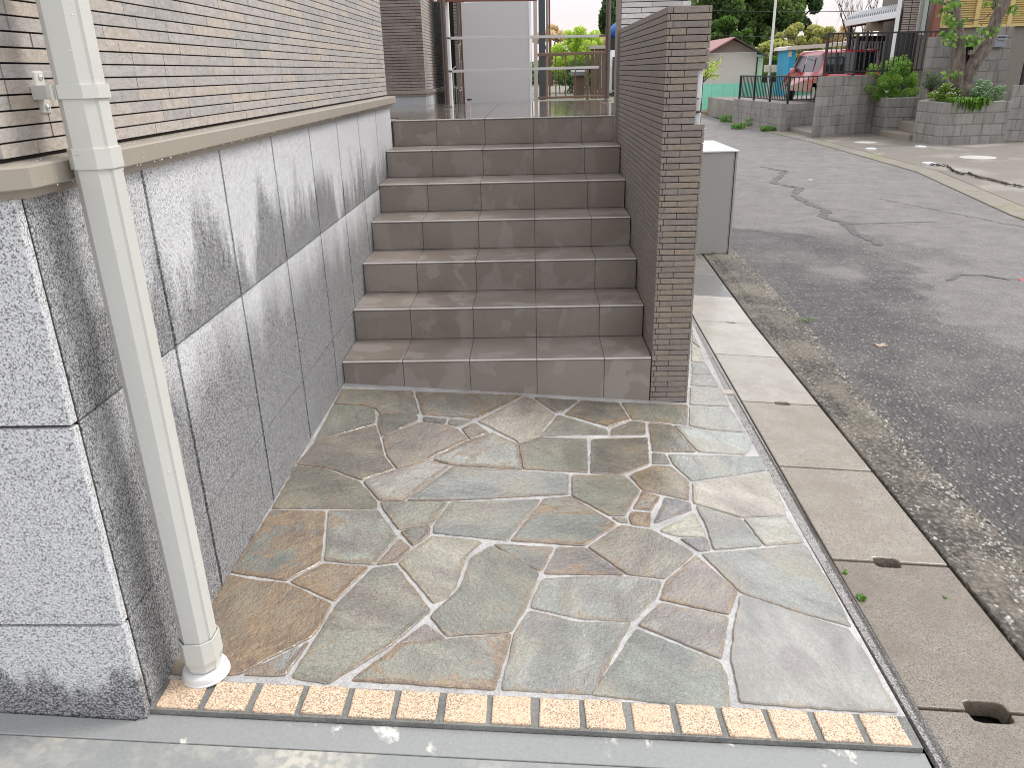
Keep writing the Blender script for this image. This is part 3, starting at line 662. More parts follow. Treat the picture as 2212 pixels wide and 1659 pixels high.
# ---------------------------------------------------------------- near house: siding, trim, granite base
XF=-.037; YF=-1.985
house=thing('house','house wall clad in greige brick siding over a grey granite base','house',(-1,0,0))
mb=MB(); mb.box((-3,YF+.012,-.1),(XF-.012,1.78,1.24)); mb.build('base_backing',JOINT,house)
mb=MB(); G=.0038
zs=[-.12,.34,.8,1.226]; ysl=[YF+.016]+[-1.520+.4667*k for k in range(8)]
ysl=[YF+.0245,-1.521,-1.054,-.586,-.112,.354,.81,1.29,1.78]
for a,b in zip(ysl,ysl[1:]):
    for c,d in zip(zs,zs[1:]): mb.box((XF-.02,a+(G+.0022 if a>-1.9 else G),c+G*.6),(XF,b-G-.0022,d-G*.6))
mb.build('granite_side_panel',GRAN,house,bevel=.0012,seg=1)
mb=MB(); xsl=[XF,-.55,-1.05,-1.6,-2.4,-3]
for b,a in zip(xsl,xsl[1:]):
    for c,d in zip(zs,zs[1:]): mb.box((a+G,YF,c+G),(b-(0 if b==XF else G),YF+.0225,d-G))
mb.build('granite_front_panel',GRAN,house,bevel=.0012,seg=1)
mb=MB(); mb.box((XF-.010,YF+.0228,-.1),(XF-.0015,YF+.027,1.226)); mb.build('corner_joint',JOINT,house)
# trim round the corner
prof=[(-.020,1.2795),(.028,1.2775),(.034,1.2765),(.0375,1.2735),(.0375,1.2405),(.034,1.238),(.020,1.2375),(.016,1.2215),(-.012,1.2215)]
def trimpath(d,c): return [(-3,YF-d),(XF+d-c,YF-d),(XF+d,YF-d+c),(XF+d,1.80)]
rings=[]
mb=MB(); n=len(prof)
for i in range(4):
    rings+= [(*trimpath(d,.040)[i],z) for d,z in prof]
mb.poly(rings,[(i*n+k,i*n+(k+1)%n,(i+1)*n+(k+1)%n,(i+1)*n+k) for i in range(3) for k in range(n)]+[tuple(range(n)),tuple(3*n+k for k in range(n-1,-1,-1))])
mb.build('drip_trim',TRIM,house)
rr=random.Random(5); mb=MB()
for q in range(150):
    y=rr.uniform(-1.95,1.2); mb.lathe((XF+.036,y,1.2365),[(.0005,-.0016),(.0014,-.0004),(.0012,.0012)],6) if rr.random()<.5 else mb.lathe((XF+.0375,y,rr.uniform(1.24,1.272)),[(.0003,-.0011),(.0009,0),(.0003,.001)],5)
for q in range(120):
    y=rr.uniform(-1.98,1.5); mb.lathe((XF+rr.uniform(.0,.03),y,1.2785),[(.0012,-.0004),(.0010,.0008),(.0003,.0013)],6)
o=mb.build('water_drops',WATER,house,smooth=5); o['kind']='stuff'
# siding, course by course
def courses(mb, x0,y0,x1,y1, zlo, zhi, outv, pitch=.0252, L=.1575, gap=.0042, th=.009, seed=1, vgap=.0009, offs=(0,.055,.105), off_seed=None, zoff=0):
    """bricks laid along the line (x0,y0)-(x1,y1); outv = outward horizontal unit vector"""
    rnd=random.Random(seed); a=Vector((x0,y0,0)); b=Vector((x1,y1,0)); d=(b-a); T=d.length; d.normalize(); o=Vector((*outv,0))
    z=zlo; r=0
    while z<zhi-.001:
        s=-rnd.choice(offs); h=min(pitch,zhi-z)-gap
        lastt=rnd.random()
        while s<T:
            e=min(T,s+L); s0=max(0,s)
            if e-s0>.003:
                g0=vgap if rnd.random()<.75 else .0005
                t=rnd.random(); t=lastt if rnd.random()<.3 else t; lastt=t
                pr=th+rnd.uniform(-.0006,.0006)
                p=a+d*(s0+(g0 if s0>0 else 0))+Vector((0,0,z+gap/2)); mb.obox(p,d*(e-s0-g0-(0 if e<T else -g0)),o*pr,Vector((0,0,h)),t)
            s+=L
        z+=pitch; r+=1
XS=-.058
mb=MB(); mb.box((-3,YF+.03,1.27),(XS,1.77,3.0)); mb.build('siding_backing',JOINT,house)
mb=MB(); courses(mb,XS,YF+.022,XS,1.778,1.2853,2.75,(1,0),seed=11,gap=.0032,vgap=.0019)
courses(mb,-3,YF+.030,XS+.0075,YF+.030,1.2853,2.2,(0,-1),seed=12,gap=.0032,vgap=.0019)
mb.build('brick_siding',SIDING,house,bevel=.0009,seg=1)
# projecting bay further along the wall (its front faces the street, its side the landing)
bx0,bx1,by0,by1=-.95,-.115,4.18,6.2
mb=MB(); mb.box((bx0,by0+.008,1.262),(bx1-.008,by1,3.0)); mb.build('bay_backing',JOINT,house); mb=MB(); mb.box((-3,1.77,1.24),(-.45,1.9,3.0)); mb.build('return_backing',JOINT,house)
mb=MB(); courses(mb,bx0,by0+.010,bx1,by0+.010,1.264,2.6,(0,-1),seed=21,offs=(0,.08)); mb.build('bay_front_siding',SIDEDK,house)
mb=MB(); courses(mb,bx1-.010,by0+.002,bx1-.010,by1,1.264,2.6,(1,0),seed=22); mb.build('bay_side_siding',SIDING,house)
mb=MB(); mb.box((bx0,by0-.018,1.232),(bx1+.018,by1,1.262)); mb.box((bx0,by0-.006,1.212),(bx1+.006,by1,1.232)); mb.build('bay_trim',TRIM,house,bevel=.002)
CONCB=plain('pale_rendered_base',(.50,.51,.52),.8,var=.2,scale=12)
mb=MB(); mb.box((bx0,by0+.004,1.0),(bx1-.002,by1,1.212)); mb.build('bay_base',CONCB,house)
mb=MB(); mb.box((-3,1.78,.9),(-.5,1.9,1.24)); mb.build('return_wall',CONCB,house)

# ---------------------------------------------------------------- downspout
ds=thing('downspout','pale grey eight-sided rain downspout in front of the granite corner','downspout',(.045,-1.852,.10))
cx,cy=.046,-1.850
def octo(hx,hy,c): return [(cx-hx+c,cy-hy),(cx+hx-c,cy-hy),(cx+hx,cy-hy+c),(cx+hx,cy+hy-c),(cx+hx-c,cy+hy),(cx-hx+c,cy+hy),(cx-hx,cy+hy-c),(cx-hx,cy-hy+c)]
def octg(hx,hy,c,g=.0022,w=.0022):
    """outline with a small step beside the front chamfer, as on the real extrusion"""
    L=octo(hx,hy,c); a,b=Vector(L[1]),Vector(L[2]); d=(b-a).normalized(); nrm=Vector((-d.y,d.x)); 
    return [L[0],L[1],tuple(b-d*.006),tuple(b-d*.005+nrm*g),tuple(b+nrm*g*.2)]+L[2:]
mb=MB(); mb.prism(octg(.036,.036,.018),.125,3.0); mb.build('pipe',PIPE,ds,bevel=.0015)
mb=MB(); mb.prism(octo(.0395,.0395,.0195),1.258,1.2945); mb.box((cx-.014,cy-.042,1.284),(cx-.009,cy-.039,1.287)); mb.prism(octo(.0365,.0365,.0185),1.2555,1.258); mb.build('pipe_socket',PIPE,ds,bevel=.0008)
mb=MB(); mb.prism(octo(.0405,.0395,.019),1.377,1.400); 
mb.box((cx-.050,cy-.024,1.3785),(cx-.036,cy+.024,1.3985)); mb.box((-.048,cy+.006,1.3765),(cx-.036,cy+.034,1.400)); mb.tube([(cx-.030,cy-.0415,1.376),(cx-.030,cy-.0415,1.401)],.0032,8); mb.box((cx-.0245,cy-.0405,1.377),(cx-.0235,cy-.0398,1.4)); br=mb.build('pipe_bracket',PIPE,ds,bevel=.001)
mb=MB(); mb.prism([(-.052,-1.828),(-.052,-1.795),(-.046,-1.797),(-.044,-1.806),(-.046,-1.826)],1.352,1.424); mb.build('bracket_plate',PIPE,br,bevel=.003)
for z in (1.3625,1.4135):
    mb=MB(); q=[(-.047,-1.812,z)]; 
    prof2=[(.0052,0),(.0050,.0016),(.0036,.0030),(.0012,.0036)]
    vs=[];k=14
    for r,h in prof2:
        for j in range(k): a=2*math.pi*j/k; vs.append((-.0445+h,-1.812+r*math.cos(a),z+r*math.sin(a)))
    fs=[(i*k+j,i*k+(j+1)%k,(i+1)*k+(j+1)%k,(i+1)*k+j) for i in range(3) for j in range(k)]+[tuple(3*k+j for j in range(k)),tuple(range(k-1,-1,-1))]
    mb.poly(vs,fs); mb.build('screw',ZINC,br,smooth=R_(50))
# foot collar and flange
mb=MB(); K=8; oo=octo(.0415,.0415,.0205); inn=octo(.0385,.0385,.019)
vs=[]; zt=lambda x,y:.205; 
lo=[(cx+.036*math.cos(R_(a)),cy+.036*math.sin(R_(a))) for a in (-112,-68,-22,22,68,112,158,202)]
for loop,z in ((lo,.118),(oo,.150),(oo,.2065),(inn,.2065),(inn,.15)): vs+=[(x,y,z) for x,y in loop]
fs=[(i*K+j,i*K+(j+1)%K,(i+1)*K+(j+1)%K,(i+1)*K+j) for i in range(4) for j in range(K)]+[tuple(4*K+j for j in range(K))]
mb.poly(vs,fs); mb.build('foot_collar',PIPE,ds,bevel=.0012)
mb=MB(); zb=zg(cx)+.003
mb.lathe((cx,cy,zb),[(.052,0),(.0545,.002),(.0545,.005),(.0515,.0065),(.0515,.018),(.049,.0215),(.041,.023),(.038,.024)],48); mb.build('foot_flange',PIPE2,ds,smooth=R_(40))
rr=random.Random(9); mb=MB()
for q in range(60):
    z=rr.choice([rr.uniform(.2,1.9),rr.uniform(1.3,1.8)]); f=rr.random(); r=rr.choice([.0008,.001,.0013,.0018])*.8
    if f<.35: c=Vector((cx+rr.uniform(-.016,.016),cy-.0362,z))
    elif f<.6:
        t=rr.random(); c=Vector((cx+.0182+.0175*t*.8,cy-.0362+.0178*t*.8,z))
    else: c=Vector((cx+.0363,cy+rr.uniform(-.016,.016),z))
    mb.lathe(c,[(r*.5,-r*1.1),(r,-.2*r),(r*.8,r*.6),(r*.3,r)],7)
o=mb.build('water_drops',WATER,ds,smooth=5); o['kind']='stuff'

# ---------------------------------------------------------------- stairs and landing
DT=.3045; HS=.1557; XL0,XR0=-.0355,1.356; JX=[XL0,.2381,.5411,.8441,1.1471,XR0]
st=thing('staircase','outdoor staircase of brown tiles rising from the crazy paving to the landing','stairs',(.66,.9,0))
mb=MB()
for k in range(7):
    mb.box((XL0+.001,k*DT+.006,-.1),(XR0-.001,(k+1)*DT+.007 if k<6 else 4.40,.2+k*HS-.006))
mb.build('grout_bed',GROUT,st)
rnd=random.Random(4)
for k in range(7):
    mb=MB(); zt=.2+k*HS; zb=zt-HS+.0016 if k else -.05
    for a,b in zip(JX,JX[1:]): mb.box((a+.0013,k*DT,zb),(b-.0013,k*DT+.010,zt-.0095),rnd.random())
    mb.build('riser',TILE,st,bevel=.0008,seg=1)
    if k<6:
        mb=MB()
        for a,b in zip(JX,JX[1:]):
            t=rnd.random(); y0=k*DT-.0045; y1=(k+1)*DT-.0016
            # rounded, ribbed nosing profile
            pr=[(y1,zt-.008),(y0+.003,zt-.0085),(y0+.0006,zt-.0068),(y0,zt-.0045),(y0+.0006,zt-.0022),(y0+.0024,zt-.0006),(y0+.005,zt)]
            for q in range(3):
                yy=y0+.012+q*.009; pr+=[(yy,zt),(yy+.001,zt-.0016),(yy+.0035,zt-.0016),(yy+.0045,zt)]
            pr+=[(y1,zt)]; n=len(pr); vs=[(x,y,z) for x in (a+.0013,b-.0013) for y,z in pr]
            mb.poly(vs,[tuple(range(n)),tuple(range(2*n-1,n-1,-1))]+[(j,n+j,n+(j+1)%n,(j+1)%n) for j in range(n)],t)
        tr=mb.build('tread',TILE,st)
        mb=MB()
        for a,b in zip(JX,JX[1:]): mb.tube([(a+.0016,k*DT-.0016,zt-.0034),(b-.0016,k*DT-.0016,zt-.0034)],.0038,12,rnd.random())
        mb.build('rounded_nosing',NOSE,tr,smooth=R_(50))
zl=.2+6*HS
lnd=MB(); y0=6*DT-.0045; yrow=[y0,y0+.30,y0+.6,y0+.9,y0+1.2,y0+1.5,y0+1.8,y0+2.1,y0+2.4,4.46]
xs2=[-1.0,-.668,-.365,-.062]+JX[1:5]+[1.4501,1.52]
for a,b in zip(yrow,yrow[1:]):
    for c,d in zip([XL0]+JX[1:] if a<1.9 else xs2,JX[1:] if a<1.9 else xs2[1:]):
        lnd.box((c+.0013,a+.0013,zl-.010),(d-.0013,b-.0013,zl),rnd.random())
ld=lnd.build('landing_tiles',LAND,st,bevel=.0015); mb=MB()
for a,b in zip(JX,JX[1:]): mb.tube([(a+.0016,6*DT-.0012,zl-.0030),(b-.0016,6*DT-.0012,zl-.0030)],.0034,12)
mb.build('rounded_nosing',NOSE,ld,smooth=R_(50))
mb=MB(); mb.box((-1.0,1.84,.9),(1.52,4.46,zl-.006)); mb.build('landing_bed',GROUT,st)

# ---------------------------------------------------------------- brick garden wall beside the stairs
wl=thing('brick_wall','narrow brown brick wall standing upright along the right side of the stairs','wall',(1.44,.9,0))
px0,px1,ptop=1.3600,1.5275,1.6172; WY1=1.72
N1=(1.168,1.3955)     # recess for the letter box unit on the street side
mb=MB(); mb.box((px0+.010,.010,-.12),(px1-.011,WY1,N1[0])); mb.box((px0+.010,.010,N1[0]),(1.486,WY1,N1[1])); mb.box((px0+.010,.010,N1[1]),(px1-.011,WY1,ptop-.002)); mb.build('core',JOINT,wl)
rnd=random.Random(8)
mf=MB(); ms=MB(); mr=MB(); z=ptop-.0250; r=0; g=.0016
while z>-.06:
    zz0,zz1=z+g,z+.0252-g
    innotch = N1[0]-.003<z<N1[1]-.01
    xr=1.489 if innotch else px1
    if r%2==0: segs=[(px0,px0+.0205,.012),(px0+.0225,xr-.0115,None),(xr-.0100,xr,.012)] if not innotch else [(px0,px0+.0205,.012),(px0+.0225,xr,None)]
    else: segs=[(px0,px0+.0095,.012),(px0+.0115,px0+.0735,None),(px0+.0755,xr,None)]
    for a,b,_ in segs:
        t=rnd.random(); dy=rnd.uniform(-.0006,.0006)
        mf.box((a,dy,zz0),(b,.012,zz1),t*.8+.2 if rnd.random()<.8 else 1)
    # inner and street faces: long bricks
    s=.0125-rnd.choice((0,.07,.14))
    while s<WY1:
        a,b=max(.0125,s),min(WY1,s+.2265); t=rnd.random()*.35
        if b-a>.004: ms.box((px0,a+.0006,zz0),(px0+.012,b,zz1),t)
        s+=.2275
    if not innotch:
        s=.0125
        while s<WY1:
            b=min(WY1,s+.2265); mr.box((px1-.012,s,zz0),(px1,b,zz1),rnd.random()); s+=.2275
    z-=.0252; r+=1
mf.build('end_face_bricks',PILB,wl,bevel=.0010,seg=1); ms.build('inner_face_bricks',PILB,wl,bevel=.0008,seg=1); mr.build('street_face_bricks',PILB,wl)
mb=MB(); mb.box((px0+.002,.002,ptop-.0012),(px1-.002,WY1,ptop+.0008)); mb.build('coping',PILB,wl)
# letter box and intercom in the recess
lb=thing('letterbox','white letterbox unit let into the street side of the brown brick wall','letterbox',(1.51,.05,1.28))
mb=MB(); mb.box((1.4895,.020,1.285),(1.512,.30,1.392)); mb.box((1.4895,.035,1.172),(1.516,.30,1.232)); mb.build('housing',WHITE,lb,bevel=.004)
mb=MB(); mb.box((1.4895,.018,1.236),(1.508,.28,1.281)); mb.build('door',PANEL,lb,bevel=.003)
mb=MB(); mb.box((1.512,.08,1.262),(1.524,.26,1.388)); mb.build('intercom',PANEL,lb,bevel=.003)
mb=MB(); mb.box((1.4898,.014,1.2315),(1.5105,.27,1.2365)); mb.build('seal',BLACK,lb)
mb=MB(); mb.box((1.488,.010,1.1675),(1.535,.30,1.1715)); mb.build('sill',WHITE,lb,bevel=.001)
# pale gate pier behind the wall
gp=thing('gate_pier','pale brick gate pier rising behind the far end of the brown wall','gate pier',(1.56,1.9,0))
mb=MB(); mb.box((1.375,1.745,-.1),(1.75,2.1,2.6)); mb.build('core',JOINT,gp)
mb=MB(); courses(mb,1.366,1.746,1.765,1.746,-.1,2.6,(0,-1),seed=31,pitch=.0295,L=.175,gap=.0042,th=.011,vgap=.0012,offs=(0,.06)); mb.build('pier_bricks',PALEB,gp,bevel=.0008,seg=1)
mb=MB(); mb.box((1.3440,1.7325,-.1),(1.3645,1.85,2.6)); mb.build('corner_strip',PILB,gp)

# ---------------------------------------------------------------- on and behind the landing
LZ=zl
mb=MB(); mb.box((-6,4.462,-.1),(2.05,14,1.09)); struct(mb.build('raised_yard',m_conc('yard_gravel',(.16,.16,.10),(.30,.28,.22),grain=40,gb=.01,rough=(.6,.9)).m))
BARM=plain('pale_satin_bar',(.56,.54,.52),.35,var=.04)
rail=thing('handrail_frame','brown round metal posts joined by two flat pale bars at the back of the landing','railing',(.8,3.9,LZ))
pl=Vector((.13,3.66,0)); pr_=Vector((1.51,4.17,0))
for p,r,name in ((pl,.020,'post'),(pr_,.0215,'post')):
    top=1.945 if p is pl else 1.955
    mb=MB(); mb.lathe((p.x,p.y,LZ),[(.036,0),(.036,.006),(.024,.016),(r,.018),(r,top-LZ),(r*.8,top-LZ+.004)],24); mb.build(name,BRONZE,rail,smooth=R_(40))
for p in (pr_,pl): mb=MB(); mb.tube([(p.x,p.y,1.95),(p.x,p.y,2.5)],.012,14); mb.build('upper_rod',BRONZE,rail,smooth=R_(40))
d=(pr_-pl).normalized()
for zz in (1.665,1.413):
    mb=MB(); mb.bar(pl+d*.045+Vector((0,0,zz)),pr_-d*.08+Vector((0,0,zz+.004)),.010,.021); mb.build('flat_bar',BARM,rail,bevel=.001)
    mb=MB(); mb.bar(pl+d*.012+Vector((0,0,zz)),pl+d*.05+Vector((0,0,zz)),.014,.014); mb.build('bracket',BRONZE,rail); mb=MB(); mb.bar(pr_-d*.085+Vector((0,0,zz+.004)),pr_-d*.012+Vector((0,0,zz+.004)),.014,.018); mb.build('bracket',BRONZE,rail)
REDB=plain('red_brown_paint',(.23,.085,.06),.45,var=.1)
a=at(928,0,3.95); b=at(1160,-3,3.95)
bm=thing('timber_beam','red-brown beam across the top of the pale grey panel','beam',tuple(a))
mb=MB(); mb.bar(a+Vector((0,0,.004)),b+Vector((0,0,.004)),.04,.034); mb.build('bar',REDB,bm,bevel=.003)
q=at(940,0,3.90); mb=MB(); mb.box((q.x-.012,q.y-.01,q.z-.008),(q.x+.012,q.y+.03,q.z+.05)); mb.build('clip',WHITE,bm,bevel=.003)
# white pipe behind the left post
a=at(970,120,4.0)
dp=thing('drain_pipe','white round drain pipe beside the left landing post','pipe',(a.x,4.0,LZ))
mb=MB(); mb.tube([(a.x,4.0,LZ),(a.x,4.0,2.7)],.019,18); mb.build('pipe',PIPE2,dp,smooth=R_(40)); q=at(971,150,4.0)
mb=MB(); mb.tube([(a.x,4.0,q.z-.018),(a.x,4.0,q.z+.012)],.0235,18); mb.build('pipe_socket',PIPE2,dp,smooth=R_(40))
# dark recess with bricks and pipework left of the panel
rc=thing('service_recess','narrow dark brick return with meter pipes left of the pale grey panel','wall',(.17,4.9,LZ))
x0=at(976,100,4.9).x; x1=at(990,100,4.9).x
mb=MB(); mb.box((x0-.02,5.0,LZ-.05),(x0+.035,6.2,2.8)); mb.build('dark_wall',JOINT,rc)
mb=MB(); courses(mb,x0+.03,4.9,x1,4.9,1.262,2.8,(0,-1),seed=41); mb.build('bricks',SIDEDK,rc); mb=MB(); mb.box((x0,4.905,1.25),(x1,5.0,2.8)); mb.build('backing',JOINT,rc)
mb=MB(); a=at(978,188,4.85); b=at(992,188,4.85); mb.box((a.x,4.84,a.z-.01),(b.x,4.9,a.z+.014)); mb.build('ledge',TRIM,rc)
mb=MB(); a=at(991,0,4.9); b=at(997,110,4.9); mb.box((a.x,4.88,b.z),(b.x+.01,4.95,2.8)); mb.build('pale_strip',TRIM,rc)
mt=thing('water_meter_pipes','grey meter pipes with a bright tap at the foot of the dark recess','pipework',(.24,4.6,LZ))
mb=MB()
for u,r,zt_ in ((981,.006,.30),(986,.008,.12),(991,.007,.42),(995,.009,.50),(998,.005,.36)):
    a=at(u,200,4.62); mb.tube([(a.x,4.62,LZ),(a.x,4.62,LZ+zt_),(a.x+.02,4.66,LZ+zt_+.02)],r,10)
mb.build('pipe',plain('old_grey_pipe',(.30,.29,.27),.5,var=.3,scale=40),mt,smooth=R_(50))
mb=MB(); a=at(997,195,4.55); mb.tube([(a.x-.02,4.55,a.z),(a.x+.012,4.55,a.z+.006),(a.x+.022,4.55,a.z-.018)],.007,10); mb.tube([(a.x,4.55,a.z),(a.x,4.55,a.z+.03)],.004,8); mb.tube([(a.x-.012,4.55,a.z+.03),(a.x+.014,4.55,a.z+.03)],.003,8); mb.build('tap',STEEL,mt,smooth=R_(50))
# pale panel (storage unit side)
pn=thing('panel','large plain pale grey upright panel at the back of the landing','panel',(.55,4.5,LZ))
PY=4.45; a=at(1003,100,PY); b=at(1146,100,PY)
a2=at(1006,225,PY)
mb=MB(); mb.box((a2.x-.005,PY,LZ-.01),(b.x-.014,PY+.05,1.985)); mb.build('board',PANEL,pn,bevel=.002)
mb=MB(); mb.box((b.x-.0135,PY-.006,LZ-.01),(b.x-.002,PY+.06,1.99)); mb.box((b.x+.002,PY-.002,LZ-.01),(b.x+.010,PY+.06,1.99)); mb.build('edge_trim',WHITE,pn)
mb=MB(); mb.box((a2.x-.022,PY+.02,LZ-.01),(a2.x-.007,PY+.06,2.6)); mb.build('frame',REDB,pn)
# short post with black cap standing on the landing
sp=thing('capped_post','short shiny post with a black cap on the wet landing','stub post',(.37,2.9,LZ))
mb=MB(); mb.lathe((.37,2.9,LZ),[(.010,0),(.010,.002),(.0075,.003),(.0075,.075)],14); mb.build('stem',STEEL,sp,smooth=R_(40)); mb=MB(); mb.box((.353,2.886,LZ+.073),(.389,2.915,LZ+.084)); mb.build('cap',BLACK,sp,bevel=.002)
# posts right of the panel
PINK=plain('pale_pink_wall',(.52,.46,.42),.7,var=.06)
def vpost(name,u0,u1,y,ztop,mat,label,cat,zbot=1.09,dep=.05):
    a=at(u0,100,y); b=at(u1,100,y); mb=MB(); mb.box((a.x,y,zbot),(b.x,y+dep,ztop)); o=mb.build(name,mat,bevel=.002); return tag(o,label,cat)
vpost('wall_edge',1153,1161,4.62,2.6,PINK,'pale pink wall edge right of the grey panel','wall',LZ-.05,.1)
vpost('carport_post',1164,1178,6.2,3.2,plain('dark_grey_post',(.075,.08,.09),.4),'thick dark grey post standing behind the brown low fence','post',dep=.09)
vpost('door_frame',1180,1184,6.35,3.2,plain('taupe_frame',(.33,.30,.26),.5),'pale taupe upright next to the dark grey post','post')
vpost('garden_pole',1185,1189,7.0,3.4,REDB,'thin dark red pole in front of the lime green tree','pole',dep=.03)
# low brown fence
FY0,FY1=5.3,5.55
lf=thing('low_fence','low brown fence with thin upright bars beyond the landing','fence',(1.25,5.4,1.1))
a=at(1154,118,FY0); b=at(1314,112,FY1); c=at(1155,211,FY0); d2=at(1312,206,FY1)
mb=MB(); mb.bar(a,b,.03,.030); mb.build('top_rail',BROWNF,lf,bevel=.004); mb=MB(); mb.bar(c,d2,.03,.022); mb.build('bottom_rail',BROWNF,lf,bevel=.004)
for i in range(8):
    t=(i*21.4+3)/160; p=a.lerp(b,t); q=c.lerp(d2,t); mb=MB(); mb.bar(q,p,.012,.012); mb.build('baluster',BROWNF,lf)
mb=MB(); p=a.lerp(b,.50); 
# wooden planter box and posts behind it
TIMB=plain('dark_brown_timber',(.14,.095,.07),.7,var=.35,scale=14,bump=.002)
pb=thing('timber_screen','brown timber screen with a pale cap behind the right end of the low fence','screen',tuple(at(1290,205,6.2)))
a=at(1276,205,6.2); b=at(1309,104,6.2)
mb=MB(); 
for k in range(4):
    xx=a.x+(b.x-a.x)*k/4; mb.box((xx,6.2,1.09),(xx+(b.x-a.x)/4-.006,6.23,b.z))
mb.build('boards',TIMB,pb); mb=MB(); mb.box((a.x-.02,6.17,b.z),(b.x+.02,6.30,b.z+.035)); mb.build('cap',PINK,pb)
vpost('timber_stake',1268,1273,5.9,at(1268,112,5.9).z,TIMB,'slim brown timber stake behind the low fence','stake')
hb=thing('bird_table','small dark roofed wooden stand seen through the low fence bars','stand',tuple(at(1249,205,6.4)))
a=at(1240,150,6.4); b=at(1262,158,6.4); mb=MB(); mb.box((a.x,6.4,1.09),(b.x,6.5,b.z-.02)); mb.build('body',TIMB,hb); mb=MB(); mb.prism([(a.x-.03,6.36),(b.x+.03,6.36),(b.x+.03,6.56),(a.x-.03,6.56)],b.z-.02,lambda x,y:b.z+.02+(.02 if y>6.4 else 0)); mb.build('roof',plain('grey_roof',(.22,.22,.23),.6),hb)

# ---------------------------------------------------------------- vegetation helpers
def leaves(mb, blobs, n, size, rnd, flat=.5, tlo=.1, thi=.9, asp=.55):
    """n leaf faces spread through ellipsoid clumps (centre, radii)"""
    wts=[b[1][0]*b[1][1]*b[1][2] for b in blobs]
    for _ in range(n):
        c,r=rnd.choices(blobs,wts)[0]
        while 1:
            v=Vector([rnd.uniform(-1,1) for _ in range(3)])
            if .15<v.length<=1: break
        v*= (v.length**-.35)
        p=Vector((c[0]+v.x*r[0],c[1]+v.y*r[1],c[2]+v.z*r[2]))
        nrm=Vector([rnd.gauss(0,1) for _ in range(3)]); nrm.z=abs(nrm.z)*flat+.2; nrm.normalize()
        a=nrm.orthogonal().normalized(); a=(Matrix.Rotation(rnd.uniform(0,6.28),3,nrm)@a); b=nrm.cross(a)
        s=size*rnd.uniform(.6,1.35)
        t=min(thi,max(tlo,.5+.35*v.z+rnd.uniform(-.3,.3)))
        mb.face([p-a*s,p+b*s*asp,p+a*s,p-b*s*asp],t)
def clumps(c, R, n, rnd, k=.45, zsq=1.0):
    out=[]
    for _ in range(n):
        while 1:
            v=Vector([rnd.uniform(-1,1) for _ in range(3)])
            if v.length<=1: break
        rr_=k*rnd.uniform(.6,1.25)
        out.append(((c[0]+v.x*R[0],c[1]+v.y*R[1],c[2]+v.z*R[2]),(R[0]*rr_,R[1]*rr_,R[2]*rr_*zsq)))
    return out
def branchy(mb, p, d, L, r, depth, rnd, spread=.5, up=.15, kids=(2,3), n=6, shrink=.68):
    p=Vector(p); d=Vector(d).normalized(); pts=[p]; q=p.copy(); dd=d.copy()
    for i in range(4):
        dd=(dd+Vector([rnd.gauss(0,.10) for _ in range(3)])+Vector((0,0,up*.3))).normalized(); q=q+dd*L/4; pts.append(q.copy())
    mb.tube(pts,[r*(1-.35*i/4) for i in range(5)],n,rnd.random(),caps=False)
    tips=[pts[-1]]
    if depth>0:
        for _ in range(rnd.randint(*kids)):
            i=rnd.randint(2,4); nd=(dd+Vector([rnd.gauss(0,spread) for _ in range(3)])+Vector((0,0,up))).normalized()
            tips+=branchy(mb,pts[i],nd,L*shrink*rnd.uniform(.8,1.15),r*(1-.35*i/4)*.66,depth-1,rnd,spread,up,kids,max(4,n-1),shrink)
    return tips
BARK=m_bark('grey_brown_bark',(.075,.055,.045),(.23,.185,.155)); BARKD=m_bark('dark_bark',(.035,.025,.02),(.11,.08,.065))
L_DK=m_leaf('dark_evergreen_leaf',(.018,.045,.018),(.12,.19,.07),.2)
L_MD=m_leaf('mid_green_leaf',(.03,.075,.018),(.15,.26,.06),.3)
L_LM=m_leaf('lime_green_leaf',(.26,.36,.05),(.66,.78,.20),.45)
L_YE=m_leaf('yellow_green_leaf',(.22,.24,.08),(.58,.56,.24),.4)
L_PE=m_leaf('peach_bud_leaf',(.42,.30,.19),(.80,.62,.44),.4)
L_GY=m_leaf('grey_green_leaf',(.06,.09,.05),(.20,.25,.15),.3)
def tree(label, base, h, R, leafm, barkm, n, size, seed, tr=.14, nc=9, crownz=.62, group=None, name='tree', cat='tree', k=.45, lim=5):
    rnd=random.Random(seed); base=Vector(base)
    t=thing(name,label,cat,tuple(base),group)
    cz=base.z+h*crownz; c=(base.x,base.y,cz)
    cl=clumps(c,(R[0]*.62,R[1]*.62,R[2]*.62),nc,rnd,k)
    mb=MB(); mb.tube([base,base+Vector((rnd.uniform(-.1,.1)*R[0],0,h*.35)),Vector(c)+Vector((0,0,-R[2]*.1))],[tr,tr*.75,tr*.35],9)
    for q,r in cl[:lim]:
        s=base+Vector((0,0,h*rnd.uniform(.25,.5))); mb.tube([s,(s+Vector(q))/2+Vector((0,0,.05*h)),Vector(q)],[tr*.45,tr*.3,tr*.12],6)
    mb.build('trunk',barkm,t)
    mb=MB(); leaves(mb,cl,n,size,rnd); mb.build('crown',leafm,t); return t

L_WD0=m_leaf('dark_garden_leaf',(.02,.05,.02),(.16,.26,.07),.3)
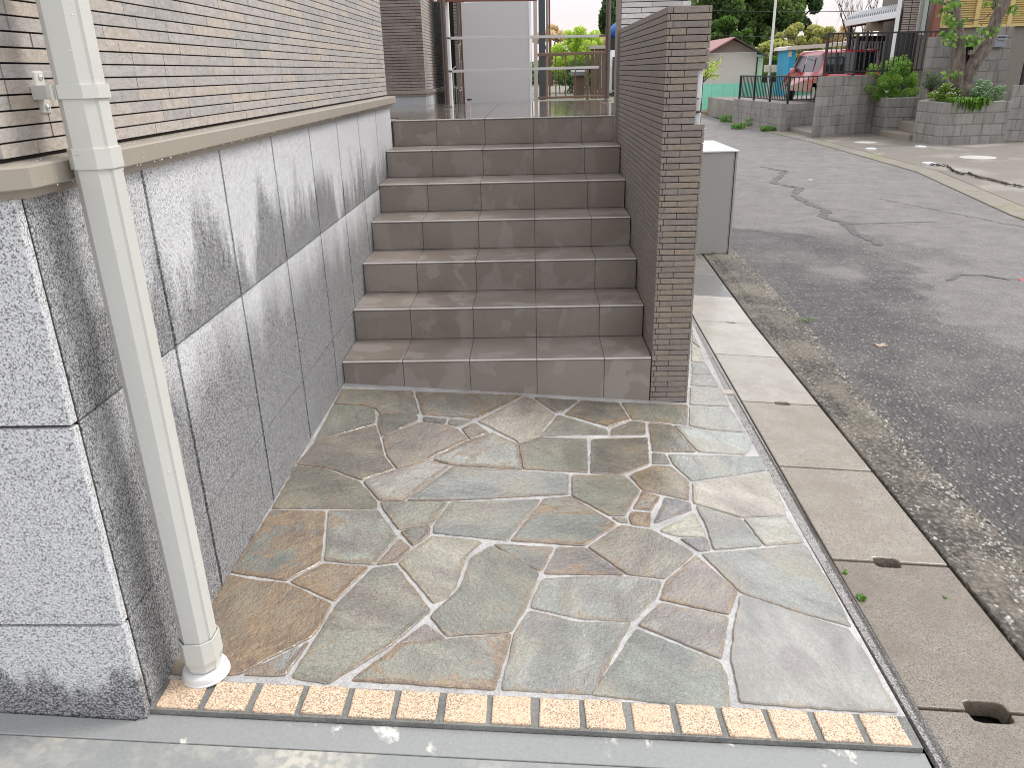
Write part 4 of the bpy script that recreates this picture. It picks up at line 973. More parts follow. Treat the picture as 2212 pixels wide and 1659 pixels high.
# trees behind the landing
a=at(1243,215,9.0)
t=tree('lime green young tree seen between the grey panel and the right landing post',(a.x,9.0,1.09),1.25,(.60,.5,.62),L_LM,BARKD,9000,.020,5,.022,60,.42,k=.20,lim=12)
rnd=random.Random(3)
bl=clumps((a.x-.04,8.4,1.35),(.34,.3,.22),10,rnd,.42)
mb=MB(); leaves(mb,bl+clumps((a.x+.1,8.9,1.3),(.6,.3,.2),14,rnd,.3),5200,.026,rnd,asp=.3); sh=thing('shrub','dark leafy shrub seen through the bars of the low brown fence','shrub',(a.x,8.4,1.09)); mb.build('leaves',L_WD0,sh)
mb=MB()
for k in range(8): mb.tube([(a.x-.25+k*.07,8.35,1.09),(a.x-.28+k*.08+rnd.uniform(-.05,.05),8.35,1.5)],[.008,.003],5)
mb.build('stems',BARKD,sh)
a=at(1300,110,26); tree('peach-tinted budding tree far off behind the right landing post',(a.x-.1,26,-.1),2.75,(1.2,1.2,.6),L_PE,BARKD,2600,.08,9,.10,9,.83)
a=at(1312,100,30); tree('dark evergreen far off, just left of the brick wall top',(a.x,30,-.1),5.2,(.62,.9,1.75),L_DK,BARKD,4200,.10,10,.14,12,.66)
tree('dark evergreen with bare utility pole beside the pale gate pier',(a.x+1.1,31,-.1),5.6,(.75,.9,1.8),L_DK,BARKD,3600,.10,12,.14,12,.70)
a=at(1222,60,22); tree('reddish sparse tree top left of the lime tree',(a.x-.4,24,-.1),3.0,(.9,.9,.5),L_PE,BARKD,900,.07,19,.08,7,.85)
# van with a blue tarpaulin, glimpsed between the right post and the pier
vy=6.6; a=at(1316,110,vy); z1=at(1325,104,vy).z; z0=1.09; vx=a.x+.02
van=thing('van','white van glimpsed between the right landing post and the brick wall','van',(vx+.35,vy,z0))
mb=MB(); prof=[(vy,z0+.06),(vy,z1-.20),(vy+.10,z1-.01),(vy+1.6,z1),(vy+1.65,z0+.06)]
n=len(prof); mb.poly([(x,y,z) for x in (vx,vx+.72) for y,z in prof],[tuple(range(n)),tuple(range(2*n-1,n-1,-1))]+[(j,n+j,n+(j+1)%n,(j+1)%n) for j in range(n)]); mb.build('body',WHITE,van,bevel=.02)
GL=m_glass('dark_window',(.012,.015,.017))
b0=at(1325,122,vy-.002); b1=at(1335,193,vy-.002)
mb=MB(); mb.box((b0.x-.01,vy-.006,b1.z),(vx+.66,vy+.004,b0.z)); mb.build('rear_window',GL,van)
for x in (vx+.06,vx+.6):
    mb=MB(); w=MB(); 
    w.tube([(x,vy+.3,z0+.07),(x+.06,vy+.3,z0+.07)],.07,18); w.build('wheel',BLACK,van)
TARP=plain('blue_tarpaulin',(.025,.13,.47),.45,var=.3,scale=20)
tb=thing('tarpaulin','crumpled bright blue tarpaulin bundle on top of the white van','tarpaulin',tuple(at(1330,80,vy+.2)))
rnd=random.Random(2); c=at(1331,66,vy+.2); mb=MB(); K=18; vs=[]; fs=[]
for i in range(9):
    ph=math.pi*i/8
    for j in range(K):
        th=2*math.pi*j/K; r=1+rnd.uniform(-.14,.14); vs.append((c.x+.075*r*math.sin(ph)*math.cos(th),vy+.3+.15*r*math.sin(ph)*math.sin(th),c.z+.09*math.cos(ph)*(1+rnd.uniform(-.05,.05))-.02*math.sin(ph)))
for i in range(8):
    for j in range(K): fs.append((i*K+j,i*K+(j+1)%K,(i+1)*K+(j+1)%K,(i+1)*K+j))
mb.poly(vs,fs); mb.build('sheet',TARP,tb,smooth=R_(60)); mb=MB(); mb.box((c.x-.1,vy+.1,z1-.002),(c.x+.25,vy+.5,c.z-.075)); mb.build('rack',BLACK,tb)

# ---------------------------------------------------------------- metal cabinet by the kerb
cab=thing('parcel_box','tall greige metal cabinet with a white lid standing at the kerb behind the wall','cabinet',(2.35,3.6,-.07))
CABM=plain('greige_cabinet_paint',(.40,.385,.355),.4,var=.03); cz=.762
mb=MB(); mb.box((2.16,3.335,-.085),(2.478,4.28,cz-.012)); mb.build('body',CABM,cab,bevel=.003)
mb=MB(); mb.box((2.481,3.345,-.085),(2.489,4.28,cz-.012)); mb.box((2.494,3.338,-.085),(2.510,4.28,cz-.012)); mb.build('side_trim',CABM,cab,bevel=.002)
mb=MB(); mb.box((2.487,3.36,-.08),(2.495,4.27,cz-.02)); mb.build('seal',BLACK,cab)
mb=MB(); mb.box((2.15,3.32,cz-.012),(2.516,4.30,cz)); mb.build('lid',WHITE,cab,bevel=.003)
rr=random.Random(1); mb=MB()
for q in range(10): 
    mb.lathe((rr.uniform(2.3,2.46),3.3345,rr.uniform(0,.7)),[(.001,-.002),(.0026,0),(.001,.002)],6)
o=mb.build('water_drops',WATER,cab); o['kind']='stuff'
# small things on the ground close by
LEAFD=plain('dry_leaf',(.42,.33,.24),.7,var=.3,scale=60)
def leaf(u,v,z,s,mat,label,name='fallen_leaf',cat='leaf'):
    p=atz(u,v,z); mb=MB(); rnd=random.Random(int(u)); pts=[]
    for k in range(12):
        a=2*math.pi*k/12; r=s*(1 if k%3 else .55)*rnd.uniform(.8,1.1); pts.append((p.x+r*math.cos(a)*1.2,p.y+r*math.sin(a)))
    mb.prism(pts,z,lambda x,y:z+.002+.15*abs(x-p.x)); return tag(mb.build(name,mat),label,cat)
leaf(1902,746,-.1,.035,LEAFD,'pale dry leaf lying on the wet asphalt')
leaf(2206,605,-.1,.020,plain('pink_petal',(.75,.10,.10),.5),'tiny bright red scrap on the asphalt at the right edge','litter_scrap','litter')
leaf(1750,388,-.1,.03,WHITE,'small white scrap on the grey asphalt beside the dark crack','litter_scrap','litter')
p=atz(1581,845,-.035); mb=MB(); mb.obox((p.x-.058,p.y-.025,zg(p.x)-.002),(.062,0,0),(0,.05,0),(0,0,.010)); o=mb.build('brick_offcut',plain('pinkish_brick',(.50,.43,.38),.6),bevel=.003); tag(o,'small pinkish tile offcut lying on the gravel strip beside the pillar foot','offcut')
WEED=m_leaf('weed_leaf',(.06,.16,.02),(.16,.36,.06),.3)
def weed(x,y,z,r,n,seed,label,name='weed',sz=.006,sx=1):
    rnd=random.Random(seed); mb=MB(); leaves(mb,[((x,y,z+r*.45),(r*sx,r,r*.55))],n,sz,rnd,flat=1.2); return tag(mb.build(name,WEED),label,'weed')
p=atz(1740,692,-.09); weed(p.x,p.y,-.10,.03,70,1,'tuft of bright weeds at the ragged edge between kerb concrete and asphalt',sx=2)
p=atz(1860,1292,-.045); weed(p.x,p.y,-.05,.013,34,2,'small green weed in the joint beside the brown-grey gutter cover',sz=.007)
p=atz(1826,1236,-.045); weed(p.x,p.y,-.05,.008,16,3,'tiny green sprout in the joint below the oblong hand hole',sz=.006)
p=atz(2040,1293,-.07); weed(p.x,p.y,-.07,.006,10,4,'tiny sprout in the joint on the road side of the gutter covers',sz=.005)

# ---------------------------------------------------------------- across the street
def blockwall(mb, a, b, z0, z1, th=.12, ch=.19, L=.39, seed=0, g=.005, groove=0):
    """courses of concrete blocks along a-b (plan), outer face on the line, thickness to the left of a->b"""
    rnd=random.Random(seed); a=Vector((*a,0)); b=Vector((*b,0)); d=b-a; T=d.length; d.normalize(); o=Vector((-d.y,d.x,0))
    z=z1; r=0
    while z>z0+.01:
        h=min(ch,z-z0); s=-(L/2 if r%2 else 0)
        while s<T:
            s0=max(s,0); e=min(T,s+L)
            if e-s0>.01: mb.obox(a+d*(s0+g/2)+Vector((0,0,z-h+g/2)),d*(e-s0-g),o*th,(0,0,h-g),rnd.random())
            s+=L
        z-=ch; r+=1
    mb.obox(a+o*.012+d*.01+Vector((0,0,z0)),d*(T-.02),o*(th-.024),(0,0,z1-z0-.012),0)
def railing(t, a, b, zb, zt, sp, r=.008, posts=3, pr=.02, mat=None):
    mat=mat or BLACK; a=Vector(a);b=Vector(b); T=(b-a).length; 
    A=lambda k,z: Vector((a.x+(b.x-a.x)*k,a.y+(b.y-a.y)*k,z))
    mb=MB(); mb.bar(A(0,zt),A(1,zt),pr*1.6,pr*1.4); mb.build('top_rail',mat,t); mb=MB(); mb.bar(A(0,zb),A(1,zb),pr*1.2,pr*1.2); mb.build('bottom_rail',mat,t)
    n=max(2,int(T/sp)); mb=MB()
    for i in range(1,n): 
        mb.bar(A(i/n,zb),A(i/n,zt),r*2,r*2)
    mb.build('balusters',mat,t)
    for i in range(posts):
        k=i/(posts-1); mb=MB(); mb.bar(A(k,zb-.08),A(k,zt),pr*2,pr*2); mb.build('post',mat,t)
# low wall with railing round the car park
w1=thing('block_wall','low stained concrete block wall under the short black railing','wall',(6.7,18,-.1))
mb=MB(); blockwall(mb,(6.85,16.37),(6.52,19.77),-.1,.54,seed=1,ch=.16,L=.33); mb.build('road_side',BLOCK,w1)
mb=MB(); blockwall(mb,(8.2,17.3),(6.85,16.37),-.1,.53,seed=2,ch=.16,L=.33) if False else blockwall(mb,(6.85,16.37),(8.3,17.3),-.1,.52,th=.12,seed=2,ch=.16,L=.33); mb.build('near_side',BLOCK,w1)
r1=thing('short_railing','short black railing with close bars on the low stained block wall','railing',(6.7,18,.54))
railing(r1,(6.87,16.42),(6.56,19.77),.60,1.13,.105,.008,4,.022)
r1b=thing('short_railing','short black railing with wide-spaced bars in front of the red car','railing',(7.4,16.8,.54))
railing(r1b,(6.87,16.42),(7.95,17.1),.60,1.11,.145,.009,2,.018)
mb=MB(); mb.prism([(6.9,14.5),(8.3,15.3),(8.4,17.3),(6.98,16.5)],-.1,.0); struct(mb.build('pavement_slab',APR,bevel=.01))
mb=MB(); mb.prism([(7.02,16.6),(8.35,17.4),(14,17.6),(14,24),(6.6,24),(6.62,19.9)],-.1,.46); struct(mb.build('raised_forecourt',APR))
# tall plain block wall
w2=thing('block_wall','tall plain grey concrete block wall between the red car and the round green shrub','wall',(7.6,14.7,-.1))
mb=MB(); blockwall(mb,(6.89,14.31),(8.42,15.2),-.1,1.145,seed=3,ch=.2,L=.40); mb.build('blocks',BLOCK,w2,bevel=.004,seg=1)
# planters
SPLIT=m_block(); 
def planter(label, loop, z1, seed, soilz):
    t=thing('planter',label,'planter',(loop[0][0],loop[0][1],-.1)); mb=MB(); n=len(loop)
    for i in range(n-1): blockwall(mb,loop[i],loop[i+1],-.1,z1,th=.13,ch=.205,L=.40,seed=seed+i,g=.016)
    mb.build('block_courses',BLOCK,t,bevel=.008,seg=1)
    mb=MB(); mx=sum(p[0] for p in loop)/n; my=sum(p[1] for p in loop)/n; mb.prism([(mx+(x-mx)*.88,my+(y-my)*.88) for x,y in loop],0,soilz); mb.build('soil',SOIL,t); return t
PL1=[(8.36,15.15),(8.36,14.46),(9.5,16.45)]
p1=planter('grey block planter holding the round bright green shrub',[(8.42,15.6),(8.37,14.46),(9.60,14.52),(9.62,15.6)],.69,20,.64)
PL2=[(8.46,13.6),(8.43,13.15),(8.44,12.13),(9.66,12.26),(9.9,13.2)]
p2=planter('larger grey block planter holding the leaning tree and white flowers',[(9.4,14.6),(8.43,13.2),(8.44,12.13),(9.72,12.26),(9.9,14.2)],.68,30,.62)
stp=thing('steps','two concrete steps between the two block planters','steps',(8.9,14.4,-.1))
STEPC=plain('brown_concrete_step',(.27,.235,.19),.85,var=.2,scale=6,bump=.003)
mb=MB(); mb.prism([(8.30,14.44),(8.36,13.2),(8.70,13.25),(9.6,14.40),(9.6,14.50)],-.1,.03); mb.build('lower_step',STEPC,stp,bevel=.01)
mb=MB(); mb.prism([(8.69,14.50),(8.60,13.30),(9.4,14.2),(9.6,14.50)],.03,.22); mb.build('upper_step',STEPC,stp,bevel=.01)
w3=thing('block_wall','grey concrete block wall continuing past the planter to the right edge','wall',(10.5,12.5,-.1))
mb=MB(); blockwall(mb,(9.78,12.42),(12.6,12.75),-.1,.93,seed=41,ch=.2,L=.4); mb.build('blocks',BLOCK,w3,bevel=.004,seg=1)
# gate pillars at y=14
def pillar(label,u0,u1,v0,zb,y,seed,sl=0):
    a=at(u0,v0,y); b=at(u1,v0,y); t=thing('gate_pillar',label,'pillar',((a.x+b.x)/2,y,zb)); mb=MB(); blockwall(mb,(a.x,y),(b.x,y),zb,a.z,th=.35,ch=.2,L=.4,seed=seed,g=.007); mb.build('blocks',BLOCK,t,bevel=.005,seg=1); return t,a,b
pA,_,_=pillar('narrow grey block gate pillar behind the leaning tree',2022,2062,78,.5,14.2,51)
pB,ba,bb=pillar('wide grey block gate pillar carrying the blue-grey letterbox',2130,2192,57,.5,13.4,52)
# carries on beyond the frame edge
mbx=thing('letterbox','blue-grey letterbox with a slot on the wide block gate pillar','letterbox',tuple(at(2160,90,13.3)))
BLG=plain('blue_grey_paint',(.27,.29,.34),.4,var=.05)
a=at(2148,101,13.28); b=at(2177,74,13.28); mb=MB(); mb.box((a.x,13.28,a.z),(b.x,13.40,b.z)); mb.build('body',BLG,mbx,bevel=.01)
mb=MB(); mb.box((a.x+.03,13.272,b.z-.055),(b.x-.03,13.29,b.z-.030)); mb.build('slot',BLACK,mbx); mb=MB(); mb.prism([(a.x+.03,13.25),(b.x-.03,13.25),(b.x-.03,13.29),(a.x+.03,13.29)],b.z-.09,b.z-.06); mb.build('flap',BLG,mbx,bevel=.004)
# black gate between the pillars
gt=thing('gate','black slatted gate between the two block gate pillars','gate',tuple(at(2100,180,13.9)))
a=at(2064,182,13.9); b=at(2132,80,13.9); mb=MB(); mb.box((a.x,13.9,.5),(b.x+.05,13.95,b.z)); mb.build('leaf_panel',BLACK,gt); mb=MB()
for k in range(9): x=a.x+(b.x-a.x)*k/8; mb.box((x-.012,13.87,.52),(x+.012,13.90,b.z))
mb.build('slats',BLACK,gt)
g2=thing('railing_frame','black metal railing frame right of the wide gate pillar','railing',tuple(at(2205,200,13.0)))
a=at(2199,216,13.0); b=at(2212,70,13.0); mb=MB(); mb.bar((a.x,13.0,a.z),(a.x,13.0,b.z+.2),.05,.05); mb.build('post',BLACK,g2)
mb=MB(); 
for v in (140,172,205): q=at(2200,v,13.0); mb.bar((a.x,13.0,q.z),(a.x+2,13.0,q.z),.03,.04)
mb.build('rails',BLACK,g2)
# long black railing on the tall wall
r2=thing('long_railing','long black railing running above the tall block wall in front of the dark shutters','railing',(8.5,14.8,1.15))
a=at(1793,72,14.55); a0=at(1787,154,14.55); b=at(2044,63,15.0)
railing(r2,(a.x-.03,14.55,0),(b.x,15.0,0),1.22,a.z,.108,.0085,5,.024)

# red car
cy0=17.75; lx=at(1779,150,cy0).x; rx_=lx+1.42; zr=at(1790,106,cy0+.3).z; zb_=.50
car=thing('parked_car','red boxy small car parked tail-first behind the black railings','car',(lx+.7,cy0+1.6,zb_))
RED=N('red_car_paint',.12,.6,(.55,.03,.05),.25); RED.b.inputs['Coat Weight'].default_value=1.0; RED.b.inputs['Coat Roughness'].default_value=.05; RED.b.inputs['Coat IOR'].default_value=1.9; RED=RED.m
H=zr-zb_; CL=3.3
belt=zb_+H*.56
prof=[(0,.16),(.02,.5),(.05,.56),(.10,.93),(.18,.985),(.5,1.0),(2.0,1.0),(2.25,.95),(2.62,.60),(3.15,.50),(3.28,.40),(3.3,.16)]
def carx(z): return 0 if z<.56 else (z-.56)/.44*.085
mb=MB(); n=len(prof); vs=[]
for side in (0,1):
    for y,z in prof:
        ins=carx(z); vs.append(((lx+ins) if side==0 else (rx_-ins),cy0+y,zb_+z*H))
mb.poly(vs,[tuple(range(n)),tuple(range(2*n-1,n-1,-1))]+[(j,n+j,n+(j+1)%n,(j+1)%n) for j in range(n)]); body=mb.build('body',RED,car,bevel=.035,seg=3)
def sidewin(y0,y1,z0,z1,ys=0):
    mb=MB(); pts=[(y0,z0),(y1+ys,z0),(y1,z1),(y0,z1)]; f=[(lx+carx(z)-.004,cy0+y,zb_+z*H) for y,z in pts]; g=[(x+.01,y,z) for x,y,z in f]
    mb.poly(f+g,[(0,1,2,3),(7,6,5,4),(0,4,5,1),(1,5,6,2),(2,6,7,3),(3,7,4,0)]); mb.build('side_window',GL,car)
sidewin(.30,.72,.58,.90); sidewin(.82,1.50,.58,.90); sidewin(1.58,2.20,.58,.90,.30)
mb=MB(); f=[(lx+.05,cy0+.045,zb_+.53*H),(rx_-.05,cy0+.045,zb_+.53*H),(rx_-.11,cy0+.082,zb_+.94*H),(lx+.11,cy0+.082,zb_+.94*H)]; g=[(x,y+.02,z) for x,y,z in f]
f=[(x,y-.012,z) for x,y,z in f]
mb.poly(f+g,[(3,2,1,0),(4,5,6,7),(0,1,5,4),(1,2,6,5),(2,3,7,6),(3,0,4,7)]); mb.build('rear_window',GL,car)
for x in (lx+.03,rx_-.13):
    mb=MB(); mb.box((x,cy0-.012,zb_+.30*H),(x+.10,cy0+.05,zb_+.54*H)); mb.build('tail_lamp',plain('red_lens',(.65,.01,.01),.15),car,bevel=.01)
mb=MB(); mb.box((lx+.02,cy0-.03,zb_+.12*H),(rx_-.02,cy0+.12,zb_+.24*H)); mb.build('bumper',RED,car,bevel=.02)
mb=MB(); mb.box((lx+.5,cy0-.02,zb_+.28*H),(lx+.92,cy0+.0,zb_+.38*H)); mb.build('number_plate',WHITE,car)
for y in (.55,2.75):
    for x in (lx+.0,rx_-.14):
        mb=MB(); mb.tube([(x,cy0+y,zb_+.2),(x+.14,cy0+y,zb_+.2)],.24,20); wh=mb.build('wheel',BLACK,car); mb=MB(); mb.tube([(x-.01,cy0+y,zb_+.2),(x+.15,cy0+y,zb_+.2)],.14,16); mb.build('rim',STEEL,wh)
mb=MB(); mb.lathe((lx-.07,cy0+2.25,belt-.02),[(.03,0),(.075,.03),(.08,.10),(.05,.14)],12); mb.build('wing_mirror',plain('pink_reflecting_paint',(.65,.25,.27),.2),car,smooth=R_(60))

# green netted fence, shed and what stands around it
GN=N('green_windbreak_net',.7,.3,(.3,.8,.6)); 
GNm=GN.mix(GN.noise(1.2,3),(.22,.76,.52),(.40,.86,.68)); gx,gy,gz=GN.xyz()
lines=GN.math('MAXIMUM',GN.math('GREATER_THAN',GN.math('FRACT',GN.math('MULTIPLY',gx,2.6)),.965),GN.math('GREATER_THAN',GN.math('FRACT',GN.math('MULTIPLY',gz,5)),.97))
GN.col(GN.mix(GN.math('MULTIPLY',lines,.45),GNm,(.10,.36,.26)))
gf=thing('net_fence','low bright green net fence in front of the pale shed','fence',(9,25,-.1))
a=at(1500,180,25); mb=MB(); mb.box((6.1,25,.03),(12.5,25.02,.84)); mb.build('net',GN.m,gf)
mb=MB(); 
GP_=plain('green_post',(.05,.25,.15),.6)
for k in range(8): mb=MB(); mb.tube([(6.15+k*.9,25.05,-.1),(6.15+k*.9,25.05,.86)],.015,6); mb.build('post',GP_,gf)
mb=MB(); mb.box((5.9,24.7,-.1),(12.5,24.98,-.02)); mb.build('plinth',plain('orange_soil_kerb',(.45,.27,.14),.9,var=.2),gf)
shed=thing('shed','small pale shed with a low reddish gable roof behind the green net fence','shed',(7.6,26.5,-.1))
SHW=plain('pinkish_beige_shed_wall',(.66,.58,.52),.8,var=.05,scale=5); SHG=plain('brown_gable_boards',(.30,.23,.19),.8,var=.12,scale=12)
sy=26.0; L0=at(1490,180,sy).x; Rr=at(1631.5,160,sy).x; ez=at(1632,112,sy).z; rz=at(1584,82,sy).z; rxm=at(1583,82,sy).x
L0=2*rxm-Rr
mb=MB(); mb.box((L0,sy,-.1),(Rr,sy+3.2,ez)); mb.build('walls',SHW,shed)
mb=MB(); mb.poly([(x,y,z) for y in (sy-.01,sy+3.2) for x,z in ((L0,ez),(Rr,ez),(rxm,rz-.03))],[(0,1,2),(5,4,3),(0,3,4,1),(1,4,5,2),(2,5,3,0)]); mb.build('gable',SHG,shed)
mb=MB(); mb.box((L0,sy-.02,ez-.012),(Rr,sy,ez+.012)); mb.build('band',WHITE,shed)
ov=.30; sl_=(rz-ez)/(Rr-rxm)
for sgn,mt_ in ((-1,plain('red_metal_roof',(.42,.19,.18),.45,var=.12)),(1,plain('dark_metal_roof',(.10,.07,.07),.5))):
    mb=MB(); ex=rxm+sgn*(Rr-rxm+ov); zz=rz-sl_*(Rr-rxm+ov)
    mb.poly([(x,y,z+dz) for dz in (0,.045) for x,y,z in ((rxm,sy-.30,rz),(ex,sy-.30,zz),(ex,sy+3.5,zz),(rxm,sy+3.5,rz))],[(0,3,2,1),(4,5,6,7),(0,1,5,4),(1,2,6,5),(2,3,7,6),(3,0,4,7)]); mb.build('roof',mt_,shed)
mb=MB(); mb.bar((Rr+.02,sy-.02,-.1),(Rr+.02,sy-.02,ez),.035,.035); mb.build('gutter_pipe',BLACK,shed)
gb=thing('utility_cabinet','pale mint green upright cabinet beside the shed','cabinet',(Rr+.3,26,-.1)); q=at(1641,122,26); mb=MB(); mb.box((q.x-.10,26,-.1),(q.x+.13,26.2,q.z)); mb.build('body',plain('mint_paint',(.50,.66,.50),.6),gb,bevel=.01); mb=MB(); mb.box((q.x-.14,25.95,q.z),(q.x+.17,26.25,q.z+.08)); mb.build('cap',plain('mint_cap',(.42,.64,.48),.6),gb,bevel=.01)
# pole with meter boxes
p0=at(1662,155,24.2); up_=at(1675,0,24.2)
po=thing('meter_pole','slim white pole with two cream meter boxes at its foot','pole',(p0.x,24.2,-.1))
mb=MB(); mb.tube([(p0.x,24.2,-.1),(p0.x,24.2,p0.z),(up_.x,24.2,up_.z+2)],[.045,.045,.035],10); mb.build('shaft',PIPE2,po,smooth=R_(50))
for u in (1658.5,1673): q=at(u,148,24.0); mb=MB(); mb.box((q.x-.09,24.0,q.z-.10),(q.x+.09,24.12,q.z+.12)); mb.build('meter_box',CREAM,po,bevel=.015)
# blue cabin with a curved white roof
BLU=plain('sky_blue_panel',(.03,.36,.60),.4,var=.06)
bc=thing('cabin','bright blue cabin with a rounded white roof behind the red car','cabin',tuple(at(1708,150,23.4)))
a=at(1701,152,23.4); b=at(1721,107,23.4); mb=MB(); mb.box((a.x,23.4,.3),(b.x,24.6,b.z)); mb.build('walls',BLU,bc,bevel=.02); mb=MB(); 
q=at(1708,113,23.38); mb.box((q.x-.06,23.37,q.z-.12),(q.x+.05,23.40,q.z+.05)); mb.build('window',CREAM,bc,bevel=.02)
mb=MB(); c0=at(1701,103,23.3); K=8; pf=[(c0.x-.03,c0.z-.06),(c0.x,c0.z+.03),(c0.x+.15,c0.z+.06),(at(1800,100,23.3).x,at(1800,92,23.3).z),(at(1870,100,23.3).x,at(1870,84,23.3).z),(at(1870,100,23.3).x,at(1870,92,23.3).z),(at(1790,100,23.3).x,at(1790,101,23.3).z)]
n=len(pf); mb.poly([(x,y,z) for y in (23.25,24.7) for x,z in pf],[tuple(range(n)),tuple(range(2*n-1,n-1,-1))]+[(j,n+j,n+(j+1)%n,(j+1)%n) for j in range(n)]); mb.build('roof',plain('pale_pink_roof',(.66,.60,.55),.5),bc)

# neighbour's house
NH=thing('neighbour_house','neighbour house with yellow louvred upper wall, dark shutters and a carport roof','house',tuple(at(2100,57,16.5)))
YEL=plain('yellow_louvre_board',(.52,.39,.15),.6,var=.08,scale=3); YF_=plain('yellow_frame',(.60,.46,.19),.6)
def rect(mb,u0,v0,u1,v1,y,th=.05,t=.5):
    a=at((u0+u1)/2,v0,y); b=at((u0+u1)/2,v1,y); xa=at(u0,(v0+v1)/2,y).x; xb=at(u1,(v0+v1)/2,y).x; mb.box((xa,y,b.z),(xb,y+th,a.z),t)
mb=MB(); a=at(2034,57,16.5); zt_=4.6; z=a.z; xe=a.x+5
while z<zt_: mb.poly([(x,y,zz) for x in (a.x,xe) for y,zz in ((16.5,z),(16.47,z+.004),(16.5,z+.045),(16.53,z+.045),(16.53,z))],[(0,1,2,3,4),(9,8,7,6,5)]+[(j,5+j,5+(j+1)%5,(j+1)%5) for j in range(5)]); z+=.047
mb.build('louvres',YEL,NH)
mb=MB()
for u in (2038,2112,2184,2246): q=at(u,30,16.44); mb.box((q.x-.05,16.44,a.z-.02),(q.x+.05,16.49,zt_))
for dz in (0,.75,1.5): mb.box((a.x,16.45,a.z-.03+dz),(xe,16.485,a.z+.03+dz))
mb.build('frame',YF_,NH)
mb=MB(); mb.box((a.x,16.54,.4),(xe,20,zt_)); mb.build('core_wall',plain('grey_brown_render',(.22,.20,.17),.9),NH)  # plain grey-brown render over the whole core wall
mb=MB(); q=at(2022,40,16.2); mb.bar((q.x,16.2,.4),(q.x,16.2,4.4),.15,.15); mb.build('post',REDB,NH)
mb=MB(); rect(mb,1990,-120,2013,73,16.6); rect(mb,1975,-120,1991,150,16.7); mb.build('dark_opening',BLACK,NH)
mb=MB(); rect(mb,1992,-120,2000.5,74,16.55,.02); rect(mb,2002,-120,2011,74,16.55,.02); mb.build('window_pane',m_glass('curtained_glass',(.55,.62,.58),.12),NH)
mb=MB(); rect(mb,1989,-120,1991.5,150,16.52); rect(mb,2000.5,-120,2002,74,16.52); mb.build('window_frame',TRIM,NH)
mb=MB(); q0=at(1945,67,16.6); q1=at(1976,67,16.6); z=q0.z
while z<4.4: mb.box((q0.x,16.57,z),(q0.x+(q1.x-q0.x)*.47,16.6,z+.035)); mb.box((q0.x+(q1.x-q0.x)*.53,16.57,z),(q1.x,16.6,z+.035)); z+=.05
mb.build('shutter_slats',plain('taupe_shutter',(.36,.29,.26),.6),NH); mb=MB(); mb.box((q0.x,16.6,.4),(q1.x+.02,16.66,4.4)); mb.build('shutter_back',BLACK,NH)
mb=MB(); q=at(1939,40,16.1); mb.tube([(q.x,16.1,.4),(q.x,16.1,4.3)],.045,10); mb.build('drain_pipe',PIPE2,NH,smooth=R_(50))
mb=MB()
for k in range(30):
    u=1856+k*6.2; rect(mb,u-26,88 if k>3 else 82,u-26+3.4,150,19.4,.02,random.random())
mb.build('white_louvres',plain('white_louvre',(.58,.58,.59),.5),NH); mb=MB(); rect(mb,1828,76,1990,160,19.45,.05); mb.build('dark_back',BLACK,NH)
cp=thing('carport','carport with a white corrugated roof edge and gutter','carport',tuple(at(1890,60,17)))
A0=at(1828,50,18.5); A1=at(1938,31,16.6)
mb=MB(); mb.bar(A0,A1,.08,.13); mb.build('gutter',WHITE,cp,bevel=.01)
mb=MB(); dv=A1-A0; n=24
for i in range(n):
    p=A0+dv*(i/n)+Vector((0,0,.07)); q=A0+dv*((i+.45)/n)+Vector((0,0,.07)); mb.obox(p,(q-p),Vector((.9,1.9,.22)),(0,0,.075))
mb.obox(A0+Vector((0,0,.062)),dv,Vector((.9,1.9,.22)),(0,0,.012)); mb.build('corrugated_roof',plain('translucent_white_sheet',(.66,.68,.70),.4),cp)
mb=MB()
for u,v,y in ((1936,60,16.7),(1876,58,17.6),(1838,60,18.4)): q=at(u,v,y); mb=MB(); mb.bar((q.x,q.y,.46),(q.x,q.y,at(u,v-18,y).z),.05,.05); mb.build('post',BLACK,cp)
mb=MB(); p=at(1905,62,17.4); 
rect(mb,1872,46,1908,66,17.5,.03); mb.build('board',plain('tan_board',(.33,.25,.17),.8),cp)
mb=MB(); mb.obox(A0+Vector((.1,.2,-.10)),dv,Vector((.8,1.6,.15)),(0,0,.03)); mb.build('soffit',plain('dark_red_soffit',(.09,.04,.035),.7),cp)

# tree in the planter
tt=thing('tree','leaning tree with two thick limbs growing from the flower planter','tree',tuple(at(2077,208,12.75)))
Y=12.75; P_=lambda x,y,dy=0: at(1696.8+.23292*x,.23292*y,Y+dy)
mb=MB(); b0=P_(1640,905); 
mb.tube([b0-Vector((0,0,.25)),b0,P_(1640,800),P_(1625,730)],[.16,.145,.15,.13],14)
mb.tube([P_(1610,830,-.02),P_(1590,690,-.02),P_(1595,560),P_(1607,420),P_(1590,280,.05),P_(1565,120,.1),P_(1545,-120,.15)],[.12,.135,.13,.12,.11,.115,.10],14)
mb.tube([P_(1650,830),P_(1690,680,-.05),P_(1770,550,-.1),P_(1860,430,-.1),P_(1915,300,-.1),P_(1960,160,-.1),P_(2050,-30,-.1),P_(2110,-220)],[.10,.125,.12,.11,.10,.105,.10,.08],14)
mb.tube([P_(1600,280),P_(1540,60),P_(1450,15),P_(1340,0)],[.03,.028,.024,.018],8); mb.tube([P_(1610,185),P_(1740,185),P_(1840,170),P_(1900,120)],[.014,.012,.010,.010],6); mb.tube([P_(1950,180,-.1),P_(1945,90),P_(1935,-20)],[.03,.03,.03],8)
mb.tube([P_(1730,500,-.15),P_(1715,480,-.25)],[.05,.045],10)
mb.build('trunk',BARK,tt,smooth=R_(60))
